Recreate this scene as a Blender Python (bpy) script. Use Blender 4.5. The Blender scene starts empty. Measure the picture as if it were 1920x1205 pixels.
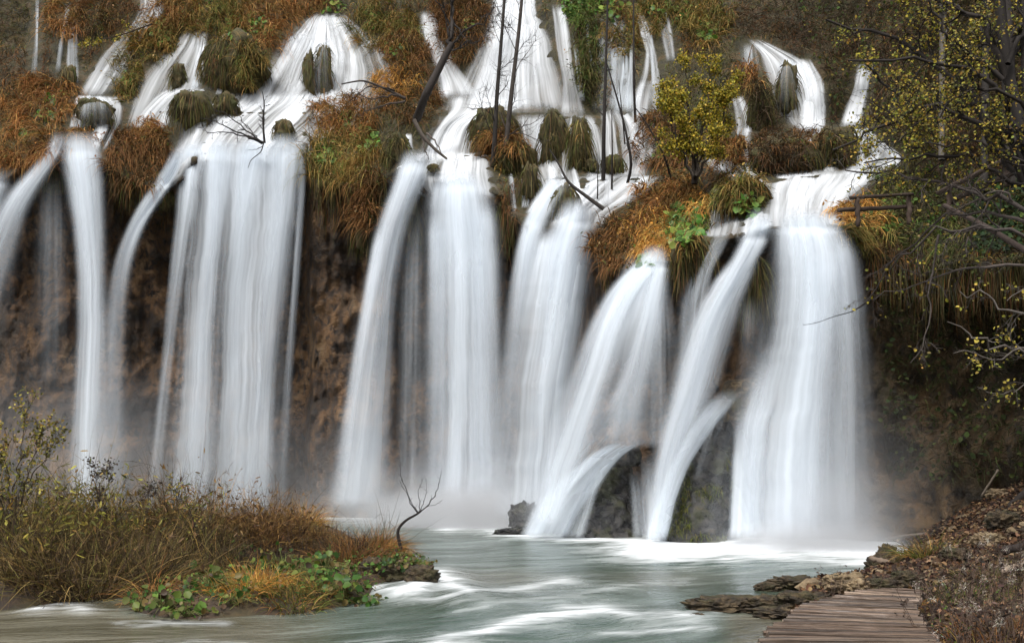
import bpy, math, random
import numpy as np
from mathutils import Vector
R = math.radians
SC = bpy.context.scene
COL = SC.collection
random.seed(7)
RNG = np.random.default_rng(11)

# ------------------------------------------------------------------ camera, sky, sun, exposure
F, CX, HY, CZ = 1867.0, 960.0, 885.0, 2.2       # focal length in photo pixels, centre column, horizon row, eye height above the water
cam = bpy.data.cameras.new('camera'); cam_o = bpy.data.objects.new('camera', cam); COL.objects.link(cam_o)
cam_o.location = (0, 0, CZ); cam_o.rotation_euler = (R(90), 0, 0)
cam.sensor_width = 36; cam.lens = 36 * F / 1920; cam.shift_y = (HY - 602.5) / 1920
cam.clip_start = 0.1; cam.clip_end = 2000
SC.camera = cam_o
W = bpy.data.worlds.new("World"); SC.world = W; W.use_nodes = True
nt = W.node_tree; nt.nodes.clear()
sky = nt.nodes.new('ShaderNodeTexSky'); sky.sky_type = 'NISHITA'; sky.sun_disc = False
SUN_EL, SUN_AZ = R(58), R(205)                   # high, behind the camera and a little to its left
sky.sun_elevation = SUN_EL; sky.sun_rotation = SUN_AZ; sky.air_density = 1.0; sky.dust_density = 4.0
hs = nt.nodes.new('ShaderNodeHueSaturation'); hs.inputs['Saturation'].default_value = 0.28
bg = nt.nodes.new('ShaderNodeBackground'); bg.inputs['Strength'].default_value = 0.15
wo = nt.nodes.new('ShaderNodeOutputWorld')
nt.links.new(sky.outputs[0], hs.inputs['Color']); nt.links.new(hs.outputs[0], bg.inputs['Color']); nt.links.new(bg.outputs[0], wo.inputs['Surface'])
sl = bpy.data.lights.new('sun', 'SUN'); sl.energy = 1.5; sl.angle = R(14); sl.color = (1.0, 0.97, 0.92)
so = bpy.data.objects.new('sun', sl); COL.objects.link(so)
dv = Vector((math.sin(SUN_AZ) * math.cos(SUN_EL), math.cos(SUN_AZ) * math.cos(SUN_EL), math.sin(SUN_EL)))
so.rotation_euler = dv.to_track_quat('Z', 'Y').to_euler(); so.location = dv * 60
SC.view_settings.view_transform = 'Standard'; SC.view_settings.look = 'None'; SC.view_settings.gamma = 1
SC.view_settings.exposure = 0.52
SC.render.engine = 'CYCLES'
SC.cycles.transparent_max_bounces = 40; SC.cycles.max_bounces = 6; SC.cycles.diffuse_bounces = 3
SC.cycles.volume_bounces = 1; SC.cycles.use_denoising = True

# ------------------------------------------------------------------ numpy helpers
def P(px, py, Y):
    return np.array([(px - CX) * Y / F, Y, CZ + (HY - py) * Y / F])
def PV(px, py, Y):
    return np.stack([(px - CX) * Y / F, Y + 0 * px, CZ + (HY - py) * Y / F], -1)
def G(px, py):                                   # point of the water plane z = 0
    Y = CZ * F / (py - HY); return np.array([(px - CX) * Y / F, Y, 0.0])
def _h(i, j, k, s):
    n = (i * 374761393 + j * 668265263 + k * 2147483647 + s * 974634777) & 0xffffffff
    n = ((n ^ (n >> 13)) * 1274126177) & 0xffffffff
    n = ((n ^ (n >> 16)) * 2246822519) & 0xffffffff
    return ((n ^ (n >> 15)) & 0xffff) / 65535.0
def vnoise(x, y, z, s=0):
    x, y, z = np.broadcast_arrays(np.asarray(x, float), np.asarray(y, float), np.asarray(z, float))
    i, j, k = np.floor(x).astype(np.int64), np.floor(y).astype(np.int64), np.floor(z).astype(np.int64)
    a, b, c = x - i, y - j, z - k
    a, b, c = a*a*(3-2*a), b*b*(3-2*b), c*c*(3-2*c)
    r = 0
    for di in (0, 1):
        for dj in (0, 1):
            for dk in (0, 1):
                r = r + _h(i+di, j+dj, k+dk, s) * (a if di else 1-a) * (b if dj else 1-b) * (c if dk else 1-c)
    return r
def fbm(x, y, z, o=4, s=0):
    r, a, t = 0, 1.0, 0
    for q in range(o):
        r = r + a * vnoise(x * 2**q, y * 2**q, z * 2**q, s + q); t += a; a *= 0.5
    return r / t
def sstep(a, b, x):
    t = np.clip((x - a) / (b - a), 0, 1); return t * t * (3 - 2 * t)
def box(A, n):                                   # separable box blur
    for ax in (0, 1):
        pad = [(0, 0), (0, 0)]; pad[ax] = (n, n)
        B = np.pad(A, pad, mode='edge'); Cc = np.cumsum(B, ax)
        Cc = np.concatenate([np.zeros_like(np.take(Cc, [0], ax)), Cc], ax)
        k = 2 * n + 1; m = A.shape[ax]
        A = (np.take(Cc, np.arange(k, k + m), ax) - np.take(Cc, np.arange(0, m), ax)) / k
    return A

# ------------------------------------------------------------------ object helpers
def tag(o, label=None, cat=None, group=None, kind=None):
    if label: o['label'] = label
    if cat: o['category'] = cat
    if group: o['group'] = group
    if kind: o['kind'] = kind
    return o
def empty(name, loc, label, cat, group=None):
    o = bpy.data.objects.new(name, None); COL.objects.link(o); o.location = [float(v) for v in loc]; o.empty_display_size = 0.2
    return tag(o, label, cat, group)
def mesh(name, V, faces, mat, parent=None, col=None, uv=None, dens=None, smooth=True, extra=None):
    """faces: int array (n,3) or (n,4), or a list of such arrays"""
    V = np.asarray(V, float)
    if parent is not None: V = V - np.array(parent.location)[None]
    fl = faces if isinstance(faces, list) else [faces]
    fl = [np.asarray(f, np.int64) for f in fl if len(f)]
    me = bpy.data.meshes.new(name)
    me.vertices.add(len(V)); me.vertices.foreach_set('co', V.astype(np.float32).ravel())
    loops = np.concatenate([f.ravel() for f in fl]); tot = np.concatenate([np.full(len(f), f.shape[1]) for f in fl])
    me.loops.add(len(loops)); me.loops.foreach_set('vertex_index', loops.astype(np.int32))
    me.polygons.add(len(tot)); st = np.concatenate([[0], np.cumsum(tot)[:-1]])
    me.polygons.foreach_set('loop_start', st.astype(np.int32))
    me.polygons.foreach_set('use_smooth', np.full(len(tot), bool(smooth)))
    if col is not None:
        a = me.attributes.new('col', 'FLOAT_COLOR', 'POINT')
        c = np.ones((len(V), 4), np.float32); c[:, :3] = col; a.data.foreach_set('color', c.ravel())
    if uv is not None:
        a = me.attributes.new('flow', 'FLOAT_VECTOR', 'POINT'); c = np.zeros((len(V), 3), np.float32); c[:, :uv.shape[1]] = uv
        a.data.foreach_set('vector', c.ravel())
    if dens is not None:
        a = me.attributes.new('dens', 'FLOAT', 'POINT'); a.data.foreach_set('value', np.asarray(dens, np.float32).ravel())
    for k, v in (extra or {}).items():
        a = me.attributes.new(k, 'FLOAT', 'POINT'); a.data.foreach_set('value', np.asarray(v, np.float32).ravel())
    me.update(calc_edges=True); me.validate()
    if mat: me.materials.append(mat)
    o = bpy.data.objects.new(name, me); COL.objects.link(o)
    if parent is not None: o.parent = parent
    return o
def gridfaces(nr, nc):
    i = np.arange(nr * nc).reshape(nr, nc)
    return np.stack([i[:-1, :-1], i[1:, :-1], i[1:, 1:], i[:-1, 1:]], -1).reshape(-1, 4)

# ------------------------------------------------------------------ materials
def newmat(name):
    m = bpy.data.materials.new(name); m.use_nodes = True; t = m.node_tree; t.nodes.clear()
    out = t.nodes.new('ShaderNodeOutputMaterial'); return m, t, out
def nd(t, kind, **kw):
    n = t.nodes.new(kind)
    for k, v in kw.items():
        if k in n.inputs: n.inputs[k].default_value = v
        else: setattr(n, k, v)
    return n
def ramp(t, stops, src):
    r = t.nodes.new('ShaderNodeValToRGB'); e = r.color_ramp.elements
    while len(e) < len(stops): e.new(0.5)
    for q, (p, c) in zip(e, stops): q.position = p; q.color = (*c, 1) if len(c) == 3 else c
    t.links.new(src, r.inputs[0]); return r.outputs[0]
def math2(t, op, a, b=None, clamp=False):
    n = t.nodes.new('ShaderNodeMath'); n.operation = op; n.use_clamp = clamp
    for i, v in enumerate((a, b)):
        if v is None: continue
        if isinstance(v, (int, float)): n.inputs[i].default_value = v
        else: t.links.new(v, n.inputs[i])
    return n.outputs[0]
def mixc(t, f, a, b, mode='MIX'):
    n = t.nodes.new('ShaderNodeMix'); n.data_type = 'RGBA'; n.blend_type = mode
    for i, v in ((0, f), (6, a), (7, b)):
        if isinstance(v, (int, float)): n.inputs[i].default_value = v
        elif isinstance(v, tuple): n.inputs[i].default_value = (*v, 1)
        else: t.links.new(v, n.inputs[i])
    return n.outputs[2]
def noise(t, scale, detail=4, rough=0.55, vec=None, dist=0.0):
    n = nd(t, 'ShaderNodeTexNoise', Scale=scale, Detail=detail, Roughness=rough, Distortion=dist)
    if vec is not None: t.links.new(vec, n.inputs['Vector'])
    return n.outputs['Fac']
def position(t, sc=(1, 1, 1)):
    g = t.nodes.new('ShaderNodeNewGeometry'); m = t.nodes.new('ShaderNodeMapping'); m.inputs['Scale'].default_value = sc
    t.links.new(g.outputs['Position'], m.inputs['Vector']); return m.outputs[0]
def bump(t, h, strength, dist):
    b = nd(t, 'ShaderNodeBump', Strength=strength, Distance=dist); t.links.new(h, b.inputs['Height']); return b.outputs[0]

def mat_leafy(name, rough=0.75, trans=0.25, var=0.35):
    """grass, leaves, twigs: the plant's own colour per blade, with a fine mottle"""
    m, t, out = newmat(name)
    a = nd(t, 'ShaderNodeAttribute', attribute_name='col')
    n = noise(t, 9.0, 3, vec=position(t))
    v = math2(t, 'ADD', math2(t, 'MULTIPLY', n, 2 * var), 1 - var)
    c = mixc(t, 1.0, a.outputs['Color'], v, 'MULTIPLY')
    p = nd(t, 'ShaderNodeBsdfPrincipled', Roughness=rough); p.inputs['Specular IOR Level'].default_value = 0.25
    t.links.new(c, p.inputs['Base Color'])
    if trans > 0:
        tr = t.nodes.new('ShaderNodeBsdfTranslucent'); t.links.new(c, tr.inputs['Color'])
        mx = nd(t, 'ShaderNodeMixShader', Fac=trans); t.links.new(p.outputs[0], mx.inputs[1]); t.links.new(tr.outputs[0], mx.inputs[2])
        t.links.new(mx.outputs[0], out.inputs[0])
    else: t.links.new(p.outputs[0], out.inputs[0])
    return m
M_GRASS = mat_leafy('dry_grass'); M_LEAF = mat_leafy('leaf', 0.45, 0.3, 0.2); M_TWIG = mat_leafy('bark', 0.85, 0.0, 0.45)
M_MOSSY = mat_leafy('hanging_moss', 0.9, 0.1, 0.45)

def mat_cliff():
    m, t, out = newmat('tufa_cliff')
    pos = position(t)
    a = nd(t, 'ShaderNodeAttribute', attribute_name='moss')
    n1 = noise(t, 0.35, 6, 0.65, pos, 0.6); n2 = noise(t, 2.2, 6, 0.65, pos, 0.4); n3 = noise(t, 1.0, 5, 0.6, position(t, (1.6, 1.6, 0.22)), 0.2)
    rock = ramp(t, [(0.3, (0.014, 0.010, 0.008)), (0.44, (0.07, 0.038, 0.018)), (0.54, (0.19, 0.10, 0.042)), (0.66, (0.26, 0.16, 0.08)), (0.8, (0.12, 0.095, 0.07))], n1)
    rock = mixc(t, ramp(t, [(0.38, (1, 1, 1)), (0.55, (0, 0, 0))], n2), rock, (0.016, 0.011, 0.008))
    rock = mixc(t, math2(t, 'MULTIPLY', ramp(t, [(0.46, (0, 0, 0)), (0.66, (1, 1, 1))], n3), 0.6), rock, (0.035, 0.028, 0.022))
    moss = ramp(t, [(0.3, (0.016, 0.014, 0.006)), (0.5, (0.055, 0.048, 0.016)), (0.64, (0.10, 0.062, 0.024)), (0.78, (0.07, 0.085, 0.02))], noise(t, 1.3, 6, 0.65, position(t, (1, 1, 0.45)), 0.5))
    f = math2(t, 'ADD', a.outputs['Fac'], math2(t, 'MULTIPLY', math2(t, 'SUBTRACT', n2, 0.5), 1.6), True)
    c = mixc(t, f, rock, moss)
    p = nd(t, 'ShaderNodeBsdfPrincipled'); t.links.new(c, p.inputs['Base Color'])
    t.links.new(ramp(t, [(0.3, (0.35,)*3), (0.6, (0.85,)*3)], n2), p.inputs['Roughness'])
    h = math2(t, 'ADD', n2, math2(t, 'MULTIPLY', noise(t, 7.0, 6, 0.7, pos), 0.45))
    t.links.new(bump(t, h, 1.0, 0.35), p.inputs['Normal'])
    t.links.new(p.outputs[0], out.inputs[0]); return m
def mat_rock(name, stops, moss=(0.05, 0.055, 0.012), mossf=0.4, rough=(0.25, 0.7), scale=2.0, bdist=0.12):
    m, t, out = newmat(name); pos = position(t)
    n1 = noise(t, scale, 7, 0.68, pos, 0.5); n2 = noise(t, scale * 0.6, 4, 0.6, pos)
    c = ramp(t, stops, n1)
    c = mixc(t, math2(t, 'MULTIPLY', ramp(t, [(0.5, (0, 0, 0)), (0.62, (1, 1, 1))], n2), mossf), c, moss)
    p = nd(t, 'ShaderNodeBsdfPrincipled'); t.links.new(c, p.inputs['Base Color'])
    t.links.new(ramp(t, [(0.35, (rough[0],)*3), (0.65, (rough[1],)*3)], n1), p.inputs['Roughness'])
    h = math2(t, 'ADD', n1, math2(t, 'MULTIPLY', noise(t, scale * 6, 6, 0.7, pos), 0.4))
    t.links.new(bump(t, h, 1.0, bdist), p.inputs['Normal'])
    t.links.new(p.outputs[0], out.inputs[0]); return m
M_CLIFF = mat_cliff()
M_WET = mat_rock('wet_rock', [(0.34, (0.008, 0.008, 0.009)), (0.48, (0.026, 0.026, 0.027)), (0.6, (0.07, 0.066, 0.060)), (0.74, (0.16, 0.115, 0.07))], mossf=0.5, rough=(.12, .5), scale=2.2, bdist=.14)
M_MOUND = mat_rock('moss_mound', [(0.28, (0.020, 0.017, 0.007)), (0.5, (0.075, 0.062, 0.022)), (0.7, (0.13, 0.085, 0.035))], (0.06, 0.07, 0.015), 0.6, (0.7, 0.95), 3.0, 0.1)
M_TUFA = mat_rock('mossy_tufa', [(0.32, (0.012, 0.009, 0.006)), (0.5, (0.065, 0.045, 0.024)), (0.62, (0.15, 0.105, 0.055)), (0.74, (0.26, 0.20, 0.11))], (0.055, 0.055, 0.014), 0.6, (0.5, 0.9), 5.0, 0.14)
M_STONE = mat_rock('pale_stone', [(0.3, (0.06, 0.04, 0.024)), (0.55, (0.24, 0.17, 0.095)), (0.7, (0.38, 0.30, 0.19))], (0.06, 0.06, 0.015), 0.2, (0.6, 0.9), 4.0, 0.05)
M_SOIL = mat_rock('bank_soil', [(0.3, (0.014, 0.009, 0.006)), (0.5, (0.048, 0.030, 0.017)), (0.7, (0.11, 0.07, 0.035))], (0.05, 0.05, 0.015), 0.35, (0.7, 0.95), 3.0, 0.03)

def mat_fall(name, tint, lo, gain, fine, relief=.4):
    m, t, out = newmat(name)
    a = nd(t, 'ShaderNodeAttribute', attribute_name='flow'); d = nd(t, 'ShaderNodeAttribute', attribute_name='dens')
    def st(sx, sy, det):
        mp = t.nodes.new('ShaderNodeMapping'); mp.inputs['Scale'].default_value = (sx, sy, 1)
        t.links.new(a.outputs['Vector'], mp.inputs['Vector']); return noise(t, 1.0, det, 0.55, mp.outputs[0])
    s = math2(t, 'ADD', math2(t, 'MULTIPLY', st(1.6, 0.06, 2), 0.64), math2(t, 'MULTIPLY', st(6.0 * fine, 0.10, 2), 0.36))
    mr = nd(t, 'ShaderNodeMapRange'); mr.inputs[1].default_value = 0.33; mr.inputs[2].default_value = 0.67
    mr.inputs[3].default_value = lo; mr.inputs[4].default_value = gain
    t.links.new(s, mr.inputs[0])
    al = math2(t, 'MULTIPLY', d.outputs['Fac'], mr.outputs[0], True)
    bp = bump(t, s, relief, .3 if relief < .5 else .6)
    df = nd(t, 'ShaderNodeBsdfDiffuse', Color=(*tint, 1)); t.links.new(bp, df.inputs['Normal']); tr = nd(t, 'ShaderNodeBsdfTranslucent', Color=(*tint, 1))
    w = nd(t, 'ShaderNodeMixShader', Fac=0.3); t.links.new(df.outputs[0], w.inputs[1]); t.links.new(tr.outputs[0], w.inputs[2])
    tp = t.nodes.new('ShaderNodeBsdfTransparent')
    mx = t.nodes.new('ShaderNodeMixShader'); t.links.new(al, mx.inputs[0]); t.links.new(tp.outputs[0], mx.inputs[1]); t.links.new(w.outputs[0], mx.inputs[2])
    t.links.new(mx.outputs[0], out.inputs[0]); return m
M_FALL = mat_fall('falling_water', (0.82, 0.88, 0.94), 0.22, 1.2, .9)
M_VEIL = mat_fall('water_veil', (0.82, 0.88, 0.935), -.1, 1.2, 1.3)
M_CASC = mat_fall('cascade_water', (0.88, 0.91, 0.94), -.04, 1.05, 1.0, 1.0)

# ------------------------------------------------------------------ the cliff as a depth relief over the picture rays
ST = np.array([  # x, lip row, lip depth, depth at row 0, wall recess
 [-700, 345, 50, 62, 3.0], [0, 340, 49, 61, 3.0], [60, 300, 48.5, 61, 3.0], [100, 283, 48, 61, 3.0], [190, 290, 48, 61, 3.0], [262, 345, 48.6, 61, 2.2], [320, 345, 48.5, 61, 2.5],
 [360, 300, 48, 61, 3.0], [572, 290, 48, 62, 3.0], [590, 335, 47.6, 62, 1.2], [660, 345, 47, 62, 0.9], [735, 330, 46.2, 61.5, 1.4], [760, 310, 46, 61, 2.6],
 [800, 335, 45.2, 60.5, 2.8], [920, 360, 43.6, 59, 2.6], [960, 400, 42.5, 58.5, 2.2], [1000, 430, 40.6, 58, 2.4], [1095, 415, 38.5, 57, 2.4], [1115, 470, 37, 56.5, 1.2],
 [1160, 505, 36, 56, 1.6], [1250, 490, 34.6, 55, 2.2], [1340, 455, 33, 53.5, 2.2], [1440, 425, 31.8, 52, 2.0], [1590, 430, 31, 50, 2.0], [1640, 470, 31, 47, 1.6],
 [1760, 500, 29.5, 43, 1.8], [1920, 490, 27, 38, 1.8], [2300, 470, 20, 27, 1.5], [2700, 460, 14, 20, 1.5]], float)
GS = 4
GX = np.arange(-700, 2620, GS); GY = np.arange(-420, 1060, GS)
gx, gy = np.meshgrid(GX.astype(float), GY.astype(float))
jx = gx + 22 * (fbm(gx / 90, gy / 90, 3.1, 3, 5) - 0.5)
LIP, YL, YT, RC = (np.interp(jx, ST[:, 0], ST[:, k]) for k in (1, 2, 3, 4))
LIP = LIP + 14 * (fbm(gx / 60, 0.5, 9.0, 3, 8) - 0.5)
up = (LIP - gy) / LIP
Yup = YL + (YT - YL) * np.where(up < 1, np.clip(up, 0, 1) ** 0.85, 1 + (up - 1) * 1.15)
dn = np.clip((gy - LIP) / (1000 - LIP), 0, 1)
Ydn = YL + RC * sstep(0, 0.10, dn) + 0.6 * np.sin(dn * 5) * sstep(0.1, .3, dn)
YC = np.where(gy < LIP, Yup, Ydn)
LEDGES = [ # polyline, step back above it in metres
 ([(840, 205), (900, 200), (1055, 212), (1110, 222)], 2.2), ([(970, 330), (1100, 335), (1210, 330)], 1.0), ([(1440, 332), (1560, 325), (1650, 335)], 2.0),
 ([(1390, 248), (1520, 240), (1610, 235)], 1.5), ([(440, 205), (560, 215), (650, 200)], 1.0), ([(130, 205), (230, 190)], 1.0), ([(740, 300), (880, 288)], 1.2), ([(960, 275), (1120, 285)], 0.8)]
for pl, stp in LEDGES:
    pl = np.array(pl, float); yl = np.interp(gx, pl[:, 0], pl[:, 1]); wgt = sstep(pl[0, 0] - 60, pl[0, 0], gx) * sstep(pl[-1, 0] + 60, pl[-1, 0], gx)
    YC += stp * wgt * (sstep(8, -10, gy - yl) - sstep(-10, -190, gy - yl))
YS0 = box(YC, 1)
p3 = PV(gx, gy, YS0)
big = fbm(p3[..., 0] * .28, p3[..., 1] * .28, p3[..., 2] * .22, 3, 1) - .5
mid = fbm(p3[..., 0] * .9, p3[..., 1] * .9, p3[..., 2] * .7, 4, 2) - .5
drp = np.abs(fbm(p3[..., 0] * 1.3, p3[..., 1] * .8, p3[..., 2] * .22, 3, 14) - .5)
rid = np.abs(fbm(p3[..., 0] * .6, p3[..., 1] * .6, p3[..., 2] * .6, 4, 3) - .5)
upper = sstep(0, 0.06, up)
YCL = YS0 + 2.6 * big * (1 - .3 * upper) + (2.0 - 1.2 * upper) * mid - 1.4 * (rid - .1) * (1 - upper) - 1.5 * (drp - .1) * (1 - upper)
YSM = YS0 + 2.2 * big * (1 - .3 * upper)         # the smooth form the water runs over
moss = np.clip(0.95 * sstep(-0.10, 0.04, up) + 0.35 * sstep(1500, 1680, gx), 0, 1)
def gsample(A, px, py):
    fx = np.clip((np.asarray(px, float) - GX[0]) / GS, 0, len(GX) - 1.001); fy = np.clip((np.asarray(py, float) - GY[0]) / GS, 0, len(GY) - 1.001)
    i, j = fx.astype(int), fy.astype(int); a, b = fx - i, fy - j
    return A[j, i]*(1-a)*(1-b) + A[j, i+1]*a*(1-b) + A[j+1, i]*(1-a)*b + A[j+1, i+1]*a*b
cl = mesh('cliff', PV(gx, gy, YCL).reshape(-1, 3), gridfaces(*gx.shape)[:, ::-1], M_CLIFF, extra={'moss': moss.ravel()})
tag(cl, 'brown tufa cliff behind the waterfalls', kind='structure')
YSURF = np.minimum(YCL + .1, YSM + 0.5)
YWAT = box(YSURF, 2)

# ------------------------------------------------------------------ plant and rock generators
UPV = np.array([0, 0, 1.0])
def blades(pts, dirs, L, width, droop, cols, rng, seg=3, curl=0.15):
    n = len(pts); L = np.broadcast_to(L, (n,)); width = np.broadcast_to(width, (n,))
    d = dirs / np.linalg.norm(dirs, axis=1, keepdims=True); p = pts.copy()
    sd = np.cross(d, rng.normal(size=(n, 3))); sd /= np.linalg.norm(sd, axis=1, keepdims=True) + 1e-9
    rows = []
    for k in range(seg + 1):
        w = width * (1 - (k / seg) ** 1.6 * .9)
        rows += [p - sd * w[:, None] / 2, p + sd * w[:, None] / 2]
        d = d + np.array([0, 0, -1.0]) * (droop / seg) + rng.normal(size=(n, 3)) * curl / seg
        d /= np.linalg.norm(d, axis=1, keepdims=True)
        p = p + d * (L / seg)[:, None]
    V = np.stack(rows, 1); m = 2 * (seg + 1); base = (np.arange(n) * m)[:, None, None]
    q = np.array([[2*k, 2*k+1, 2*k+3, 2*k+2] for k in range(seg)])[None]
    shade = np.repeat(cols[:, None], m, 1)
    return V.reshape(-1, 3), (base + q).reshape(-1, 4), shade.reshape(-1, 3)
def leafset(pts, nrm, size, cols, rng, narrow=0.7, fold=0.15):
    """single leaves: six-sided, slightly folded along the midrib"""
    n = len(pts); size = np.broadcast_to(size, (n,))
    nn = nrm / (np.linalg.norm(nrm, axis=1, keepdims=True) + 1e-9)
    a = np.cross(nn, rng.normal(size=(n, 3))); a /= np.linalg.norm(a, axis=1, keepdims=True) + 1e-9
    b = np.cross(nn, a)
    s = size[:, None]; w = s * narrow * .5
    rows = [pts, pts + a*s*.3 + b*w*.9 + nn*s*fold, pts + a*s*.72 + b*w*.75 + nn*s*fold, pts + a*s, pts + a*s*.72 - b*w*.75 + nn*s*fold, pts + a*s*.3 - b*w*.9 + nn*s*fold]
    V = np.stack(rows, 1); base = (np.arange(n) * 6)[:, None, None]
    q = np.array([[0, 1, 2, 3], [0, 3, 4, 5]])[None]
    return V.reshape(-1, 3), (base + q).reshape(-1, 4), np.repeat(cols, 6, 0)
def palette(rng, n, cols, w=None, var=.25):
    c = np.array(cols)[rng.choice(len(cols), n, p=w)]
    return c * (1 + var * rng.normal(size=(n, 1))).clip(.4, 1.8) * (1 + .06 * rng.normal(size=(n, 3)))
def join(parts):
    V, Fq, C, o = [], [], [], 0
    for v, f, c in parts:
        V.append(v); Fq.append(f + o); C.append(c); o += len(v)
    return np.concatenate(V), Fq, np.concatenate(C)
def tubes(lines, col, rng, sides=4):
    """lines: list of (points, radii)"""
    Vs, Fs, Cs, o = [], [], [], 0
    for pts, rad in lines:
        pts = np.asarray(pts, float); n = len(pts)
        if n < 2: continue
        s = sides if max(rad) > .02 else 3
        t = np.gradient(pts, axis=0); t /= np.linalg.norm(t, axis=1, keepdims=True) + 1e-9
        ref = np.array([0.3, 1, 0.1]) if abs(t[0, 1]) < .8 else np.array([1, .2, 0.1])
        a = np.cross(t, ref); a /= np.linalg.norm(a, axis=1, keepdims=True) + 1e-9; b = np.cross(t, a)
        an = np.arange(s) * 2 * np.pi / s
        ring = pts[:, None] + np.asarray(rad)[:, None, None] * (np.cos(an)[None, :, None] * a[:, None] + np.sin(an)[None, :, None] * b[:, None])
        Vs.append(ring.reshape(-1, 3)); i = np.arange(n * s).reshape(n, s)
        f = np.stack([i[:-1], np.roll(i[:-1], -1, 1), np.roll(i[1:], -1, 1), i[1:]], -1).reshape(-1, 4)
        Fs.append(f + o); o += n * s
        c = np.array(col) * (1 + .2 * rng.normal()); Cs.append(np.repeat(c[None], n * s, 0))
    return np.concatenate(Vs), np.concatenate(Fs), np.clip(np.concatenate(Cs), .003, 1)
def smooth_line(pts, n):
    pts = np.asarray(pts, float); d = np.concatenate([[0], np.cumsum(np.linalg.norm(np.diff(pts, axis=0), axis=1))])
    u = np.linspace(0, d[-1], n); q = np.stack([np.interp(u, d, pts[:, k]) for k in range(3)], 1)
    for _ in range(max(1, n // 8)):
        q[1:-1] = q[1:-1] * .5 + (q[:-2] + q[2:]) * .25
    return q
def grow(p, d, L, r, depth, rng, lines, tips, kids=5, spread=.9, grav=0.0, wob=.18, upb=0.0, ratio=.55, start=.25):
    """one branch with its side branches; tips collects the points where leaves hang"""
    n = 7 if depth > 0 else 5; pts, rad = [p], [r]; d = d / np.linalg.norm(d)
    for k in range(n):
        d = d + rng.normal(size=3) * wob + np.array([0, 0, -grav + upb]) / n; d /= np.linalg.norm(d)
        p = p + d * L / n; pts.append(p); rad.append(r * (1 - .8 * (k + 1) / n))
    lines.append((pts, rad))
    sidekids(pts, rad, L, depth, rng, lines, tips, kids, spread, grav, wob, upb, ratio, start)
def sidekids(pts, rad, L, depth, rng, lines, tips, kids, spread, grav, wob, upb, ratio, start=.25):
    pts = np.asarray(pts); n = len(pts) - 1
    if depth <= 0:
        for k in range(1, n + 1): tips.append((pts[k], pts[k] - pts[k-1]))
        return
    m = max(1, int(round(kids * rng.uniform(.8, 1.2))))
    for _ in range(m):
        u = rng.uniform(start, 1) * n; k = min(int(u), n - 1); q = pts[k] + (pts[k+1] - pts[k]) * (u - k)
        t = pts[k+1] - pts[k]; t = t / (np.linalg.norm(t) + 1e-9); s = np.cross(t, rng.normal(size=3)); s /= np.linalg.norm(s) + 1e-9
        grow(q, t + s * spread * rng.uniform(.6, 1.3), L * ratio * rng.uniform(.6, 1.15) * (1.15 - .5 * u / n), max(rad[k] * .55, float(q[1]) * .00024), depth - 1, rng, lines, tips, kids, spread, grav, wob, upb, ratio)
def dome(name, c, rx, ry, rz, mat, parent=None, seed=0, amp=.18, nf=1.0, flat=0.0, nu=40, nv=26):
    """a boulder or mound: closed rounded lump with a rough surface"""
    th = np.linspace(0, 2 * np.pi, nu, endpoint=False); ph = np.linspace(0, np.pi, nv)
    T, Ph = np.meshgrid(th, ph); d = np.stack([np.sin(Ph) * np.cos(T), np.sin(Ph) * np.sin(T), np.cos(Ph)], -1)
    sg = np.sign(d) * np.abs(d) ** (1 - flat)
    q = sg * nf * 1.6 + seed * 7.3
    k = 1 + amp * 2 * (fbm(q[..., 0], q[..., 1], q[..., 2], 4, seed) - .5) - amp * np.abs(fbm(q[..., 0]*2, q[..., 1]*2, q[..., 2]*2, 3, seed + 9) - .5)
    V = np.asarray(c) + sg * k[..., None] * np.array([rx, ry, rz])
    i = np.arange(nu * nv).reshape(nv, nu)
    f = np.stack([i[:-1], i[1:], np.roll(i[1:], -1, 1), np.roll(i[:-1], -1, 1)], -1).reshape(-1, 4)
    return mesh(name, V.reshape(-1, 3), f, mat, parent)
def rock_rows(name, rows, Y, mat, parent=None, seed=0, ratio=.8, amp=.25, freq=1.2, steps=90, nu=110, lean=0):
    """a rock whose silhouette follows rows of (picture row, left, right) at depth Y; round in plan"""
    rows = np.array(rows, float); py = np.linspace(rows[0, 0], rows[-1, 0], steps)
    xl, xr = np.interp(py, rows[:, 0], rows[:, 1]), np.interp(py, rows[:, 0], rows[:, 2])
    c = (xl + xr) / 2; hw = (xr - xl) / 2 * Y / F
    th = np.linspace(0, 2 * np.pi, nu, endpoint=False)
    X = (c[:, None] - CX) * Y / F + hw[:, None] * np.cos(th); Yy = Y + hw.max() * ratio * .5 + lean * (1 - np.linspace(0, 1, steps)[:, None]) + (hw * ratio)[:, None] * np.sin(th)
    Z = np.repeat((CZ + (HY - py) * Y / F)[:, None], nu, 1)
    rr = amp * (2 * (fbm(X * freq, Yy * freq, Z * freq, 5, seed) - .5) - .8 * np.abs(fbm(X * freq * 2, Yy * freq * 2, Z * freq * 2, 3, seed + 5) - .5))
    X = X + rr * np.cos(th); Yy = Yy + rr * np.sin(th); r2 = .12 * (fbm(X * 5, Yy * 5, Z * 5, 3, seed + 2) - .5); X = X + r2 * np.cos(th); Yy = Yy + r2 * np.sin(th); Z = Z + rr * .5
    V = np.stack([X, Yy, Z], -1).reshape(-1, 3)
    V = np.concatenate([V, [V[:nu].mean(0) + [0, 0, .05]]]); i = np.arange(nu * steps).reshape(steps, nu)
    f = np.stack([i[:-1], i[1:], np.roll(i[1:], -1, 1), np.roll(i[:-1], -1, 1)], -1).reshape(-1, 4)
    cap = np.stack([np.full(nu, nu * steps), i[0], np.roll(i[0], -1)], -1)
    return mesh(name, V, [f, cap], mat, parent)

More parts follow.
